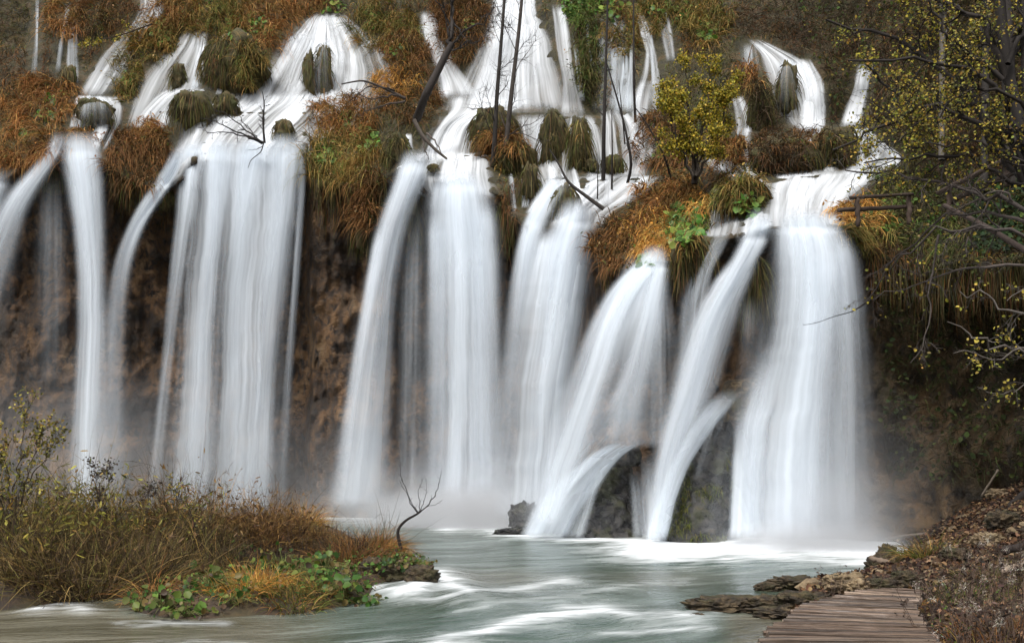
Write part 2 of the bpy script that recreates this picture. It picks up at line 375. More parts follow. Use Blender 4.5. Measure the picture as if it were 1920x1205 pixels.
# ------------------------------------------------------------------ moss mounds and outcrops between the falls (rounded tufa under moss)
OLIVE = [(0.070, 0.064, 0.018), (0.11, 0.092, 0.026), (0.17, 0.125, 0.05), (0.040, 0.038, 0.014), (0.09, 0.10, 0.024)]
RUST = [(0.27, 0.105, 0.028), (0.36, 0.165, 0.045), (0.17, 0.068, 0.022), (0.44, 0.25, 0.08), (0.08, 0.042, 0.018), (0.13, 0.12, 0.03)]
DRUST = [(0.17, 0.075, 0.025), (0.10, 0.05, 0.02), (0.24, 0.115, 0.035), (0.07, 0.05, 0.018)]
ORANGE = [(0.55, 0.26, 0.05), (0.62, 0.36, 0.09), (0.42, 0.18, 0.04), (0.36, 0.25, 0.06)]
MIXED = [(0.27, 0.13, 0.03), (0.15, 0.12, 0.028), (0.10, 0.115, 0.022), (0.40, 0.25, 0.08), (0.055, 0.042, 0.016), (0.12, 0.15, 0.03)]
GREEN = [(0.06, 0.14, 0.02), (0.04, 0.095, 0.016), (0.10, 0.18, 0.03), (0.16, 0.19, 0.04)]
def mound(cx, cy, rx, ry, label, seed, dep=1.0, blades_n=500, pal=OLIVE, grp='moss mounds between the cascades', fwd=.3):
    fwd = {25: 1.5, 26: .9, 27: 1.1, 32: .7, 2: .6, 4: .38, 6: .34, 7: .4, 22: .36, 31: .4, 1: .3, 29: .5, 8: .4, 17: .35}.get(seed, .5)
    global YSURF
    Y = float(gsample(YSM, cx, cy + ry * .4)); s = Y / F
    c = P(cx, cy, Y - fwd); o = empty('moss_mound', c, label, 'moss mound', grp)
    dome('rock', c, rx * s * .95, rx * s * dep, ry * s * .95, M_MOUND, o, seed, .55, 1.5)
    inside = ((gx - cx) / rx) ** 2 + ((gy - cy) / ry) ** 2
    YSURF = np.where(inside < 1, np.minimum(YSURF, Y - fwd - rx * s * dep * np.sqrt(np.clip(1 - inside, 0, 1))), YSURF)
    rng = np.random.default_rng(seed)
    blades_n = int(blades_n * .8); u = rng.uniform(0, 2 * np.pi, blades_n); v = np.arccos(rng.uniform(-.75, .98, blades_n)); kn = fbm(np.cos(u) * 1.6 + seed, np.sin(u) * 1.6, np.cos(v) * 1.6, 2, seed) > .40; u, v = u[kn], v[kn]; blades_n = len(u)
    dd = np.stack([np.sin(v) * np.cos(u), -np.abs(np.sin(v) * np.sin(u)), np.cos(v)], 1)
    pts = c + dd * np.array([rx * s, rx * s * dep, ry * s]) * .97
    vb = blades(pts, dd * .55 + [0, 0, -.55], rng.uniform(.35, 1.3, blades_n) * min(ry * s, 1.0) * 1.1, rng.uniform(.02, .045, blades_n), 2.6, palette(rng, blades_n, pal + [(.10, .06, .025), (.03, .026, .012)], None, .3) * (.3 + 1.15 * fbm(pts[:, 0] * 1.5, pts[:, 1] * 1.5, pts[:, 2] * .8, 2, seed))[:, None], rng, 4, .4)
    mesh('moss', vb[0], vb[1], M_MOSSY, o, vb[2])
    return o
MOUNDS = [
 (178, 214, 36, 30, 'brown veiled mound wrapped by the small upper left cascade', 1, 220), (360, 205, 38, 36, 'olive round mound beside the white middle cascade', 2, 600),
 (424, 198, 24, 24, 'small olive mound beside the pool under the domed fall', 3, 350), (334, 146, 14, 28, 'thin mossy spur inside the narrow upper cascade', 4, 160),
 (440, 128, 62, 62, 'broad olive mossy hump hanging left of the domed fall', 5, 1400), (606, 140, 17, 62, 'tall dark mossy spur in the domed fall', 6, 350), (580, 145, 12, 50, 'thin wet spur in the domed fall beside the taller spur', 7, 160),
 (532, 250, 20, 24, 'straw topped stump of moss standing in the white pool', 8, 350), (100, 325, 30, 38, 'olive knob under the bend of the far fall', 9, 350), (310, 372, 16, 24, 'little moss knob beside the thin jet', 10, 240),
 (926, 246, 46, 44, 'large moss mound at the foot of the slender trees', 11, 900), (1036, 262, 26, 54, 'upright mossy pillar with straw fringe in the stepped cascades', 12, 700), (1086, 272, 20, 54, 'green mossy pillar beside the straw fringed pillar', 13, 550),
 (962, 300, 40, 38, 'brown mossy ledge under the slender trees', 14, 700), (946, 415, 30, 66, 'drooping moss buttress right of the bulging central fall', 15, 800), (1060, 380, 24, 34, 'small green moss hump in the white apron', 16, 400),
 (1108, 312, 14, 14, 'tiny dark moss boulder above the white apron', 17, 200), (1150, 310, 22, 20, 'low moss boulder between sapling stems', 18, 300), (994, 345, 18, 40, 'straw coloured moss tongue under the stepped cascade', 19, 300),
 (1472, 298, 66, 38, 'wide brown moss cushion above the broad right fall', 20, 1200), (1560, 280, 40, 40, 'round hay coloured moss cushion beside the wide cushion', 21, 1000), (1476, 165, 20, 50, 'dark wet boss inside the upper right fall', 22, 200),
 (1425, 205, 24, 66, 'dark mossy flank left of the upper right fall', 23, 500), (1392, 372, 50, 40, 'green mossy block under the yellow bush', 24, 900), (1412, 535, 26, 60, 'moss beard hanging beside the broad right fall', 25, 900),
 (1300, 480, 40, 42, 'olive slope of moss under the orange grass', 26, 700), (775, 390, 14, 70, 'narrow moss strip between the two central falls', 27, 350), (745, 285, 24, 36, 'moss knob with thin trickles by the dead branch', 28, 400), (812, 316, 12, 9, 'tiny dark stone poking from the central fall', 29, 60),
 (1590, 262, 16, 26, 'slim moss spur left of the small right chute', 30, 200), (130, 145, 14, 24, 'wet knob under the far left trickles', 31, 120), (700, 420, 38, 60, 'olive moss curtain under the big rust outcrop', 32, 900)]
for cx, cy, rx, ry, lab, sd, nb in MOUNDS: mound(cx, cy, rx, ry, lab, sd, .8, nb)


# ------------------------------------------------------------------ grassy outcrops
def patch(cx, cy, rx, ry, pal, n, ln, label, seed, ivy=(), wpal=None, droop=1.9, name='grass_tussock', cat='tussock', grp='grass tussocks on the cliff', up0=.7, poly=None, wid=.034):
    rng = np.random.default_rng(seed + 500)
    a = rng.uniform(0, 2 * np.pi, n); r = np.sqrt(rng.uniform(0, 1, n)) * (1 + .25 * (vnoise(np.cos(a) * 2 + seed, np.sin(a) * 2, 0, seed) - .5))
    px, py = cx + rx * r * np.cos(a), cy + ry * r * np.sin(a)
    kp = fbm(px / 22, py / 17, seed * 3.1, 2, 31) + .12 * rng.normal(size=n) > .44; px, py = px[kp], py[kp]; n = len(px)
    Y = gsample(YSURF, px, py) - rng.uniform(0, .35, n); pts = PV(px, py, Y)
    o = empty(name, P(cx, cy + ry, float(gsample(YSURF, cx, cy + ry))), label, cat, grp)
    cl3 = fbm(pts[:, 0] * 1.1, pts[:, 1] * 1.1, pts[:, 2] * 1.1, 2, seed)    # tufts lean together
    an = (cl3 - .5) * 9
    d = np.stack([np.sin(an) * .8, -.75 + .2 * np.cos(an), np.full(n, up0)], 1) + rng.normal(size=(n, 3)) * .28
    hue = np.clip((fbm(px / 26, py / 20, seed * 1.7, 2, 41) - .25) * 2 + .12 * rng.normal(size=n), 0, .999); c = .45 * palette(rng, n, pal, wpal, .35) + .55 * np.array(pal)[(hue * len(pal)).astype(int)]; c = c * (.35 + 1.3 * fbm(pts[:, 0] * 1.4, pts[:, 1] * 1.4, pts[:, 2] * 1.4, 2, seed + 3))[:, None]
    vb = blades(pts, d, rng.uniform(.5, 1.5, n) * ln * 1.25, wid * rng.uniform(.7, 1.5, n), droop * 1.15, c, rng, 5, .16)
    tipc = vb[2].reshape(n, -1, 3) * np.repeat(np.linspace(.72, 1.45, 6), 2)[None, :, None]          # dry blades pale towards the tip
    m = n // 5; j = rng.integers(0, n, m); lf = leafset(vb[0].reshape(n, -1, 3)[j, 4] + rng.normal(size=(m, 3)) * .1, np.array([0, -.7, .5]) + rng.normal(size=(m, 3)) * .6, rng.uniform(.06, .17, m), palette(rng, m, pal + [(.05, .035, .02), (.09, .11, .025), (.3, .2, .1)], None, .4), rng, .6, .2)
    V, Fq, Cc = join([(vb[0], vb[1], tipc.reshape(-1, 3)), lf]); mesh('grass', V, Fq, M_GRASS, o, Cc)
    if ivy:
        LV = []
        for ix, iy, ir, k in ivy:
            aa = rng.uniform(0, 2 * np.pi, k); rr = np.sqrt(rng.uniform(0, 1, k)) * ir; qx, qy = ix + rr * np.cos(aa), iy + rr * np.sin(aa)
            q = PV(qx, qy, gsample(YSURF, qx, qy) - rng.uniform(.35, .8, k))
            LV.append(leafset(q, np.array([0, -.8, .7]) + rng.normal(size=(k, 3)) * .45, rng.uniform(.14, .36, k), palette(rng, k, GREEN) * 1.35, rng, 1.0, .1))
        V, Fq, Cc = join(LV); mesh('ivy', V, Fq, M_LEAF, o, Cc)
    return o
PATCHES = [
 (70, 195, 75, 58, RUST, 2600, 1.1, 'big rust brown grass cushion at the far left edge', [(88, 215, 14, 30), (92, 185, 9, 14)]),
 (60, 280, 95, 38, RUST, 2200, 1.2, 'rust grass fringe hanging over the far left fall', [(45, 250, 10, 16)]),
 (150, 262, 38, 18, RUST, 700, .9, 'small rust tuft beside the first white jet', []),
 (255, 295, 62, 62, DRUST, 2200, 1.0, 'dark rust outcrop between the two left falls', []),
 (280, 250, 40, 26, RUST, 700, .9, 'bristly russet crest on top of the dark outcrop', []),
 (120, 35, 38, 42, RUST, 900, 1.2, 'tan mop of grass around the far left trickles', []),
 (200, 25, 60, 40, DRUST, 900, 1.0, 'shaded brown grass between the upper left streams', []),
 (290, 75, 52, 40, MIXED, 1700, 1.0, 'mixed ochre tuft with ivy above the first cascade', [(300, 62, 20, 60)]),
 (240, 145, 30, 50, MIXED, 900, .8, 'narrow mossy grass rib between two upper left cascades', [(240, 145, 12, 20)]),
 (320, 20, 55, 40, RUST, 1300, 1.2, 'pale rust grass on the top bank at left', []),
 (410, 35, 60, 42, MIXED, 2000, 1.2, 'ochre and green grass bank above the olive hump', [(440, 55, 22, 50), (400, 8, 14, 25)]),
 (500, 35, 60, 60, RUST, 2400, 1.3, 'golden rust grass bank left of the domed fall', [(480, 45, 22, 55), (500, 60, 12, 25)]),
 (575, 5, 50, 25, RUST, 900, 1.1, 'orange tuft directly above the domed fall', [(625, 8, 20, 50)]),
 (470, 120, 28, 44, MIXED, 900, 1.0, 'drooping straw fringe at the edge of the domed fall', []),
 (650, 225, 68, 46, RUST, 2600, 1.2, 'large bright rust outcrop between the left and central falls', [(690, 262, 26, 90), (612, 285, 24, 60), (645, 225, 16, 30)]),
 (640, 300, 70, 48, MIXED, 2200, 1.3, 'brown beard of grass under the bright rust outcrop', [(600, 300, 18, 40)]),
 (690, 375, 40, 60, DRUST, 1200, 1.0, 'dark trailing grass below the rust outcrop', []),
 (720, 50, 62, 52, MIXED, 2200, 1.1, 'brown and orange bank right of the domed fall', [(735, 85, 16, 35), (700, 40, 20, 40)]),
 (765, 105, 48, 50, DRUST, 1700, 1.0, 'russet overhang beside the narrow upper chute', []),
 (745, 160, 50, 30, ORANGE, 900, .9, 'orange and yellow tuft on the dead branch heap', []),
 (770, 195, 62, 38, DRUST, 1600, .9, 'dark brown brush heap beside the leaning trunk', []),
 (865, 45, 55, 72, DRUST, 2400, 1.1, 'grey brown twiggy bank left of the tall upper fall', [(880, 50, 12, 16)]),
 (940, 275, 42, 28, RUST, 800, .9, 'straw tuft around the slender tree feet', []),
 (1090, 20, 40, 30, GREEN, 900, .8, 'fresh green tuft at the top right of the tall upper fall', [(1075, 8, 26, 60), (1110, 12, 20, 40)]),
 (1100, 100, 28, 90, OLIVE + GREEN[:1], 1600, 1.1, 'hanging green moss right of the tall upper fall', []),
 (1165, 60, 34, 50, MIXED, 1100, 1.0, 'ochre moss wall between thin upper trickles', [(1150, 10, 26, 50)]),
 (1225, 30, 34, 36, MIXED, 900, 1.0, 'leafy tuft above the twin upper trickles', [(1235, 8, 24, 60)]),
 (1310, 40, 66, 50, MIXED, 2000, 1.1, 'green and rust bank above the yellow bush', [(1325, 60, 20, 50), (1285, 20, 20, 30)]),
 (1400, 150, 24, 30, RUST, 500, 1.0, 'tan fringe left of the upper right fall', []),
 (1250, 265, 60, 60, DRUST, 1700, .9, 'dark russet thicket below the yellow bush', [(1240, 285, 14, 26)]),
 (1370, 285, 38, 26, RUST, 900, .7, 'small rust bush right of the yellow bush stems', []),
 (1245, 375, 72, 48, RUST, 2400, .8, 'rust brown grass slope above the orange tuft', []),
 (1160, 455, 52, 48, DRUST, 1700, .8, 'dark overhanging grass knob beside the white apron', []),
 (1220, 445, 46, 46, ORANGE, 1900, .8, 'bright orange grass tuft on the central right outcrop', [(1205, 490, 10, 20)]),
 (1310, 385, 30, 24, ORANGE, 700, .7, 'yellow orange tuft above the ivy patch', []),
 (1290, 425, 44, 32, MIXED, 900, .7, 'leafy green crown of the central right outcrop', [(1290, 415, 36, 220), (1265, 440, 20, 60)]),
 (1385, 350, 52, 34, MIXED, 900, .6, 'thin weedy top of the green block', [(1400, 385, 22, 40)]),
 (1610, 405, 50, 26, ORANGE, 900, .7, 'orange tuft at the end of the wooden rail', []),
 (1620, 440, 56, 28, MIXED, 1000, .7, 'brown tuft hanging right of the broad fall lip', []),
 (1740, 445, 95, 30, GREEN + OLIVE, 2000, .6, 'lush green grass strip under the tree limbs', [(1670, 425, 10, 12)]),
 (1690, 350, 70, 40, OLIVE + GREEN[:1], 1600, .6, 'grassy bank behind the wooden rail', []),
 (1480, 262, 60, 20, DRUST, 700, .6, 'dry stubble on the wide moss cushion', []),
]
for k, (cx, cy, rx, ry, pal, n, ln, lab, ivy) in enumerate(PATCHES): patch(cx, cy, rx, ry, pal, n, ln, lab, k, ivy)

# ------------------------------------------------------------------ waterfalls
YSMO = box(YSURF, 1)
wid_ok = lambda sh: sh[-1][2] - sh[-1][1] > 30
FALL_ID = [0]; WMASK = np.zeros(gx.shape, bool)
def waterfall(label, sheets, grp=None, name='waterfall', cat='waterfall', lip=None, throw=.45, mat=None):
    """sheets: list of dicts/rows (py, xl, xr, density); each becomes layered streams of one fall"""
    root = None
    for si, sh in enumerate(sheets):
        opt = {}
        if isinstance(sh, tuple): sh, opt = sh
        rows = np.array([(*r, 1.0)[:4] for r in sh], float)
        if opt.get('lip', lip) is not None and 'y' not in opt and 845 < rows[-1, 0] < 930 and rows[-1, 1] < 560:
            sl = (rows[-1] - rows[-2]) / (rows[-1, 0] - rows[-2, 0]); e = rows[-1] + sl * (970 - rows[-1, 0]); e[3] = rows[-1, 3]; rows = np.vstack([rows, e])
        if (opt.get('lip', lip) is not None) and 'y' not in opt and (opt.get('mat', mat) is not M_VEIL) and rows[0, 0] < opt.get('lip', lip) + 1:
            r0 = rows[0]; c0, w0 = (r0[1] + r0[2]) / 2, (r0[2] - r0[1]) / 2 * .94; rows = np.vstack([[r0[0] - 26, c0 - w0, c0 + w0, r0[3]], rows])
        y0, y1 = rows[0, 0], rows[-1, 0]
        lp = opt.get('lip', lip); th = opt.get('throw', throw); m = opt.get('mat', mat) or (M_FALL if lp is not None else M_CASC)
        nl = opt.get('layers', 1 + (lp is not None) + (lp is not None and m is M_FALL and wid_ok(sh)))
        for ly in range(nl):
            FALL_ID[0] += 1; sd = FALL_ID[0]
            nv = int(np.clip((y1 - y0) / 5, 10, 110)); py = np.linspace(y0, y1, nv)
            it = lambda k: np.interp(py, rows[:, 0], rows[:, k])
            def sm(a):
                w = max(1, nv // 10)
                b = np.pad(a, w, mode='reflect', reflect_type='odd'); kk = np.hanning(2 * w + 3)[1:-1]; kk /= kk.sum(); return np.convolve(b, kk, 'valid')
            xl, xr, dn_ = sm(it(1)), sm(it(2)), sm(it(3))
            wmean = np.mean(xr - xl); jt = (fbm(py / 38, sd * 2.3, 1, 3, sd) - .5) * wmean * .06; jt2 = (fbm(py / 38, sd * 4.3, 7, 3, sd) - .5) * wmean * .06; xl = xl + jt; xr = xr + jt2; nu = int(np.clip(wmean / 4, 6, 44))
            grow_ = ((1, 1.06, 1.45)[ly] if lp is not None else 1.16) * (1 + 0 * xl) if ly < 2 else 1.15 + .45 * (py - y0) / (y1 - y0); cxm, hw = (xl + xr) / 2, (xr - xl) / 2 * grow_
            wl = np.interp(GY, py, xl, left=9e9, right=9e9)[:, None]; wr = np.interp(GY, py, xr, left=-9e9, right=-9e9)[:, None]
            WMASK[(gx > wl - 5) & (gx < wr + 5)] = True
            u = np.linspace(-1, 1, nu); X = cxm[:, None] + hw[:, None] * u; Yp = np.repeat(py[:, None], nu, 1)
            surf = gsample(YSMO if opt.get('over') else YWAT, X, Yp)
            if lp is None:
                off = .10 + .22 * np.sqrt(np.clip(1 - u ** 2, 0, 1)) + .08 * ly
                D = surf - off - .35 * (fbm(X / 26, Yp / 34, sd, 2, sd) - .5)
            else:
                ylip = gsample(YWAT, np.interp(lp, py, cxm) + np.interp(lp, py, hw) * u, np.full(nu, float(lp)))
                k = min(nu // 2, 4); yl2 = np.convolve(np.pad(ylip, k, mode='edge'), np.ones(2*k+1)/(2*k+1), 'valid')
                ylip = np.minimum(yl2, ylip + .5)
                drop = np.clip(Yp - lp, 0, None) * ylip / F
                bulge = (.15 + .35 * np.sqrt(np.clip(1 - u ** 2, 0, 1))) * (wmean / 100) ** .5
                D = ylip - th * np.sqrt(drop) - bulge - (0, .3, .5)[ly]
                D = np.where(Yp < lp, np.minimum(surf - .2 - bulge * .6, D), D)
            D = D + .10 * (vnoise(u[None] * wmean / 14, Yp / 90, sd, sd) - .5)
            if 'y' in opt: D = D * 0 + opt['y'] if np.isscalar(opt['y']) else np.repeat(np.interp(py, *opt['y'])[:, None], nu, 1) - .25 * np.sqrt(np.clip(1 - u ** 2, 0, 1))
            V = PV(X, Yp, D)
            wm = wmean * D.mean() / F
            seg = np.linalg.norm(np.diff(V.mean(1), axis=0), axis=1); vv = np.concatenate([[0], np.cumsum(seg)])
            uvw = np.stack([np.repeat((u * wm / 2 + sd * 13.7)[None], nv, 0), np.repeat((vv + sd * 5.1)[:, None], nu, 1), np.full((nv, nu), sd * 3.3)], -1)
            vfr = ((py - y0) / (y1 - y0))[:, None]
            edge = sstep(0, opt.get('soft', .9 if lp is not None else .4), 1 - np.abs(u))[None]
            str1 = fbm(u[None] * wm * .55 + sd * 3, vfr * .35, sd * 1.7, 2, sd)
            dens = dn_[:, None] * edge * (1 - .72 * sstep(.05, .5, vfr) * sstep(.66, .34, str1) * (1 if lp is not None else .3)) * sstep(0, opt.get('top', .35 if m is M_VEIL else (min(.5, 46 / (y1 - y0)) if lp is not None else .08)), vfr + .004) * (1 - .9 * sstep(1 - opt.get('tail', .1 if lp is None else .04), 1, vfr))
            dens = dens * (1.0, .75, .42)[ly] * (.66 + .62 * fbm(u[None] * wm * .35 + sd, vv[:, None] * .06, sd * .7, 3, sd + 50))
            nm = ('curtain' if wm > 2.2 else 'stream') if lp is not None else 'cascade'
            if root is None:
                tot = len(sheets) + sum(1 for s in sheets if isinstance(s, tuple) and s[1].get('layers', 2) > 1)
                root = empty(name, V[-1, nu // 2], label, cat, grp)
            mesh(nm, V.reshape(-1, 3), gridfaces(nv, nu)[:, ::-1], m, root, uv=uvw.reshape(-1, 3), dens=dens.ravel())
    return root
V_ = dict(mat=M_VEIL)
BIG = 'big falls dropping into the river'; SM = 'cascades on the upper terraces'
waterfall('white jet cut by the left picture edge', [[(338, -70, 28, 1.3), (380, -80, 16, 1.2), (430, -90, 8, .9), (520, -110, -5, .3)]], BIG, lip=345)
waterfall('jet arching out over the olive knob at far left', [
  [(272, 92, 125, 1.4), (290, 78, 118, 1.4), (320, 50, 98, 1.3), (360, 12, 72, 1.2), (400, -12, 52, 1.0), (460, -40, 36, .7), (560, -70, 14, .4), (640, -90, 0, .2)],
  ([(320, 70, 130, .25), (450, 60, 135, .2), (600, 55, 140, .12), (720, 50, 140, .05)], V_)], BIG, lip=285)
waterfall('tall column of white water nearest the left edge', [
  [(272, 105, 190, 1.6), (300, 112, 194, 1.5), (350, 122, 196, 1.4), (420, 134, 200, 1.3), (520, 142, 202, 1.25), (620, 142, 204, 1.2), (720, 136, 200, 1.15), (880, 126, 200, 1.1)],
  ([(500, 160, 230, .3), (650, 160, 240, .35), (880, 150, 250, .35)], V_)], BIG, lip=288, throw=.3)
waterfall('thin jet curving down beside the small moss knob', [
  [(300, 320, 350, 1.4), (345, 285, 330, 1.4), (375, 262, 300, 1.3), (410, 244, 278, 1.2), (450, 226, 262, .9), (500, 208, 248, .65), (580, 198, 238, .5), (700, 190, 235, .3), (860, 185, 240, .2)]], BIG, lip=345, throw=.6)
waterfall('wide many stranded veil below the bare bush', [
  [(285, 330, 392, 1.4), (320, 330, 385, 1.3), (400, 326, 366, .9), (500, 316, 350, .8), (640, 304, 330, .7), (880, 278, 306, .5)],
  [(280, 378, 450, 1.5), (330, 382, 440, 1.3), (400, 384, 424, 1.2), (500, 374, 412, 1.05), (640, 360, 402, 1.0), (900, 335, 398, .85)],
  [(280, 440, 520, 1.5), (340, 430, 500, 1.0), (420, 428, 480, .6), (600, 420, 470, .5), (900, 410, 470, .4)],
  [(275, 490, 576, 1.6), (320, 498, 570, 1.3), (400, 492, 560, 1.1), (520, 482, 545, 1.0), (700, 468, 522, .9), (910, 452, 520, .8)],
  [(288, 556, 578, 1.3), (360, 558, 574, .9), (480, 550, 566, .8), (700, 532, 552, .45), (900, 515, 545, .2)],
  ([(278, 334, 575, .75), (400, 328, 568, .62), (600, 312, 556, .6), (910, 296, 545, .6)], dict(layers=1, soft=.45))], BIG, lip=292, throw=.3)
waterfall('slanting fall right of the rust outcrop', [
  [(305, 748, 822, 1.6), (335, 738, 805, 1.4), (380, 718, 782, 1.2), (440, 700, 765, 1.0), (520, 684, 752, .8), (640, 662, 745, .7), (780, 640, 742, .65), (958, 612, 738, .6)],
  [(420, 702, 730, .9), (520, 686, 714, .9), (640, 664, 692, .85), (780, 642, 672, .8), (955, 616, 652, .6)]], BIG, lip=315, throw=.5)
waterfall('bulging central fall that reaches the mist', [
  [(340, 806, 912, 1.8), (360, 800, 922, 1.8), (400, 796, 930, 1.6), (480, 797, 938, 1.25), (600, 797, 944, .95), (760, 796, 950, .85), (965, 786, 958, .9)],
  [(400, 800, 850, 1.2), (520, 800, 842, .9), (700, 798, 842, .8), (960, 790, 845, .8)],
  [(380, 862, 930, 1.4), (500, 868, 940, 1.2), (650, 876, 944, 1.1), (960, 872, 950, 1.0)],
  ([(360, 760, 800, .4), (500, 745, 800, .3), (960, 735, 800, .35)], V_)], BIG, lip=352, throw=.35)
waterfall('twin ribbon fall under the stepped cascades', [
  [(350, 1022, 1072, 1.5), (380, 992, 1046, 1.5), (420, 976, 1024, 1.4), (465, 966, 1008, 1.3), (540, 952, 1004, .95), (640, 940, 996, .75), (780, 926, 980, .7), (975, 920, 975, .7)],
  ([(425, 985, 1124, 1.0), (560, 955, 1112, .9), (700, 935, 1090, .8), (980, 915, 1066, .8)], dict(layers=1, soft=.5)),
  [(395, 1050, 1125, 1.5), (430, 1022, 1122, 1.4), (480, 1006, 1114, 1.2), (560, 998, 1102, .9), (660, 984, 1082, .8), (780, 970, 1058, .75), (975, 945, 1050, .75)],
  ([(500, 1050, 1112, .7), (640, 1030, 1095, .6), (800, 1010, 1075, .5), (980, 985, 1060, .5)], V_)], BIG, lip=420, throw=.5)
waterfall('leaning fall under the orange grass tuft', [
  [(484, 1205, 1256, 1.5), (510, 1166, 1240, 1.3), (545, 1134, 1212, 1.2), (600, 1104, 1190, 1.1), (680, 1072, 1168, 1.0), (780, 1036, 1136, .9), (880, 1008, 1100, .85), (990, 985, 1060, .8)],
  ([(500, 1165, 1264, 1.0), (600, 1100, 1250, .95), (700, 1060, 1240, .9), (790, 1030, 1220, .8), (850, 1012, 1140, .8), (985, 975, 1050, .7)], dict(layers=1, soft=.5)),
  [(490, 1222, 1258, 1.2), (560, 1200, 1250, .95), (650, 1176, 1235, .8), (750, 1140, 1215, .7), (840, 1120, 1215, .5)],
  ([(700, 1165, 1190, .7), (780, 1110, 1150, .9), (850, 1060, 1110, .8), (930, 1020, 1080, .7)], dict(layers=1)),
  ([(505, 1212, 1262, .5), (620, 1205, 1272, .5), (840, 1200, 1280, .35)], V_)], BIG, lip=500, throw=.75)
waterfall('pale trickles dripping from the olive moss slope', [
  ([(405, 1338, 1382, 1.3), (428, 1330, 1376, 1.3), (460, 1306, 1368, 1.2), (500, 1290, 1340, .8), (560, 1268, 1330, .5), (640, 1258, 1330, .3), (820, 1250, 1330, .15)], dict(mat=M_VEIL))], BIG, lip=446, throw=.3)
waterfall('curved fall passing left of the moss beard', [
  [(415, 1402, 1456, 1.4), (440, 1395, 1452, 1.5), (480, 1372, 1428, 1.5), (530, 1348, 1396, 1.4), (590, 1312, 1366, 1.2), (680, 1276, 1345, .9), (780, 1246, 1322, .8), (880, 1222, 1280, .7), (1015, 1205, 1246, .7)],
  ([(480, 1365, 1435, 1.0), (540, 1320, 1410, .9), (620, 1280, 1385, .75), (720, 1246, 1360, .65), (860, 1216, 1290, .6), (1010, 1205, 1250, .5)], dict(layers=1, soft=.5)),
  ([(550, 1385, 1440, .3), (700, 1380, 1440, .2), (760, 1380, 1440, .1)], V_)], BIG, lip=448, throw=.7)
waterfall('broad pale fall nearest the boardwalk', [
  [(415, 1450, 1572, 1.8), (440, 1448, 1590, 1.8), (490, 1450, 1604, 1.6), (560, 1446, 1610, 1.4), (640, 1432, 1614, 1.25), (720, 1410, 1616, 1.2), (800, 1386, 1618, 1.2), (880, 1374, 1620, 1.2), (1018, 1364, 1630, 1.2)],
  [(470, 1500, 1590, 1.2), (600, 1490, 1580, 1.0), (760, 1470, 1570, .9), (1015, 1450, 1570, .9)],
  [(440, 1550, 1612, .9), (560, 1565, 1626, .6), (760, 1570, 1640, .45), (1010, 1560, 1660, .4)],
  ([(620, 1420, 1490, .9), (720, 1398, 1470, .9), (800, 1380, 1450, .9), (1010, 1368, 1440, .8)], dict(top=.5))], BIG, lip=430, throw=.4)
# rows of smaller cascades over the terraces
waterfall('far left pair of thin trickles over the tan mop', [([(0, 122, 134, 1.2), (40, 120, 128, 1.1), (70, 112, 120, .9), (135, 103, 113, .6)], V_), ([(30, 128, 146, .6), (90, 126, 146, .5), (165, 124, 148, .4)], V_)], SM)
waterfall('single faint thread at the far left corner', [([(-20, 66, 74, .9), (60, 66, 72, .7), (140, 58, 70, .5)], V_)], SM)
waterfall('long slanted stream from the upper left corner', [[(-25, 265, 305, 1.5), (20, 262, 308, 1.4), (45, 250, 288, 1.3), (70, 226, 266, 1.2), (100, 196, 254, 1.2), (130, 178, 238, 1.3), (160, 160, 220, 1.3), (185, 148, 200, 1.3)],
   [(180, 150, 226, 1.4), (200, 185, 230, 1.4), (230, 182, 226, 1.4), (262, 168, 208, 1.4), (285, 165, 195, 1.2)], [(178, 143, 170, 1.3), (205, 138, 158, 1.3), (240, 130, 152, 1.1)]], SM)
waterfall('narrow cascade with two steps above the dark outcrop', [[(58, 346, 388, 1.5), (85, 330, 386, 1.5), (112, 300, 384, 1.4), (140, 272, 382, 1.3), (172, 256, 372, 1.1), (205, 246, 330, 1.0), (238, 236, 275, .8)],
   [(165, 318, 402, 1.5), (180, 292, 362, 1.4), (205, 270, 330, 1.3), (240, 246, 312, 1.1)]], SM)
waterfall('thin rivulet over the broad olive hump', [[(94, 430, 442, 1.3), (120, 420, 432, 1.3), (150, 411, 422, 1.2), (178, 404, 416, 1.0)]], SM)
waterfall('domed upper fall left of the brown bank', [[(24, 590, 642, 1.6), (45, 566, 662, 1.7), (70, 542, 695, 1.6), (100, 520, 722, 1.4), (130, 500, 736, 1.2), (165, 478, 738, 1.1), (195, 452, 710, 1.2), (215, 440, 660, 1.1)],
   [(60, 548, 600, 1.2), (120, 510, 575, 1.0), (200, 455, 560, 1.0)], [(25, 598, 640, 1.4), (80, 620, 660, 1.3), (200, 615, 650, .9)]], SM)
waterfall('white pool spilling toward the many stranded veil', [[(172, 430, 690, 1.3), (195, 410, 680, 1.6), (225, 362, 660, 1.7), (255, 345, 620, 1.6), (280, 335, 590, 1.6), (300, 332, 578, 1.5), (325, 334, 574, 1.2)],
   [(190, 372, 410, 1.2), (225, 346, 390, 1.3), (265, 336, 372, 1.2), (310, 308, 355, 1.2), (352, 288, 330, 1.1)]], SM)
waterfall('narrow chute left of the twiggy bank', [[(20, 788, 812, 1.3), (60, 789, 826, 1.5), (90, 800, 838, 1.5), (120, 815, 852, 1.5), (150, 825, 876, 1.5), (185, 826, 895, 1.3)]], SM)
waterfall('tall white fall behind the slender trees', [[(-30, 928, 1000, 1.9), (20, 924, 1006, 1.9), (60, 912, 1022, 1.8), (100, 895, 1034, 1.7), (150, 868, 1044, 1.5), (190, 852, 1052, 1.4), (212, 845, 1060, 1.3)],
   [(0, 935, 1000, 1.5), (120, 900, 1010, 1.3), (205, 870, 1010, 1.2)]], SM)
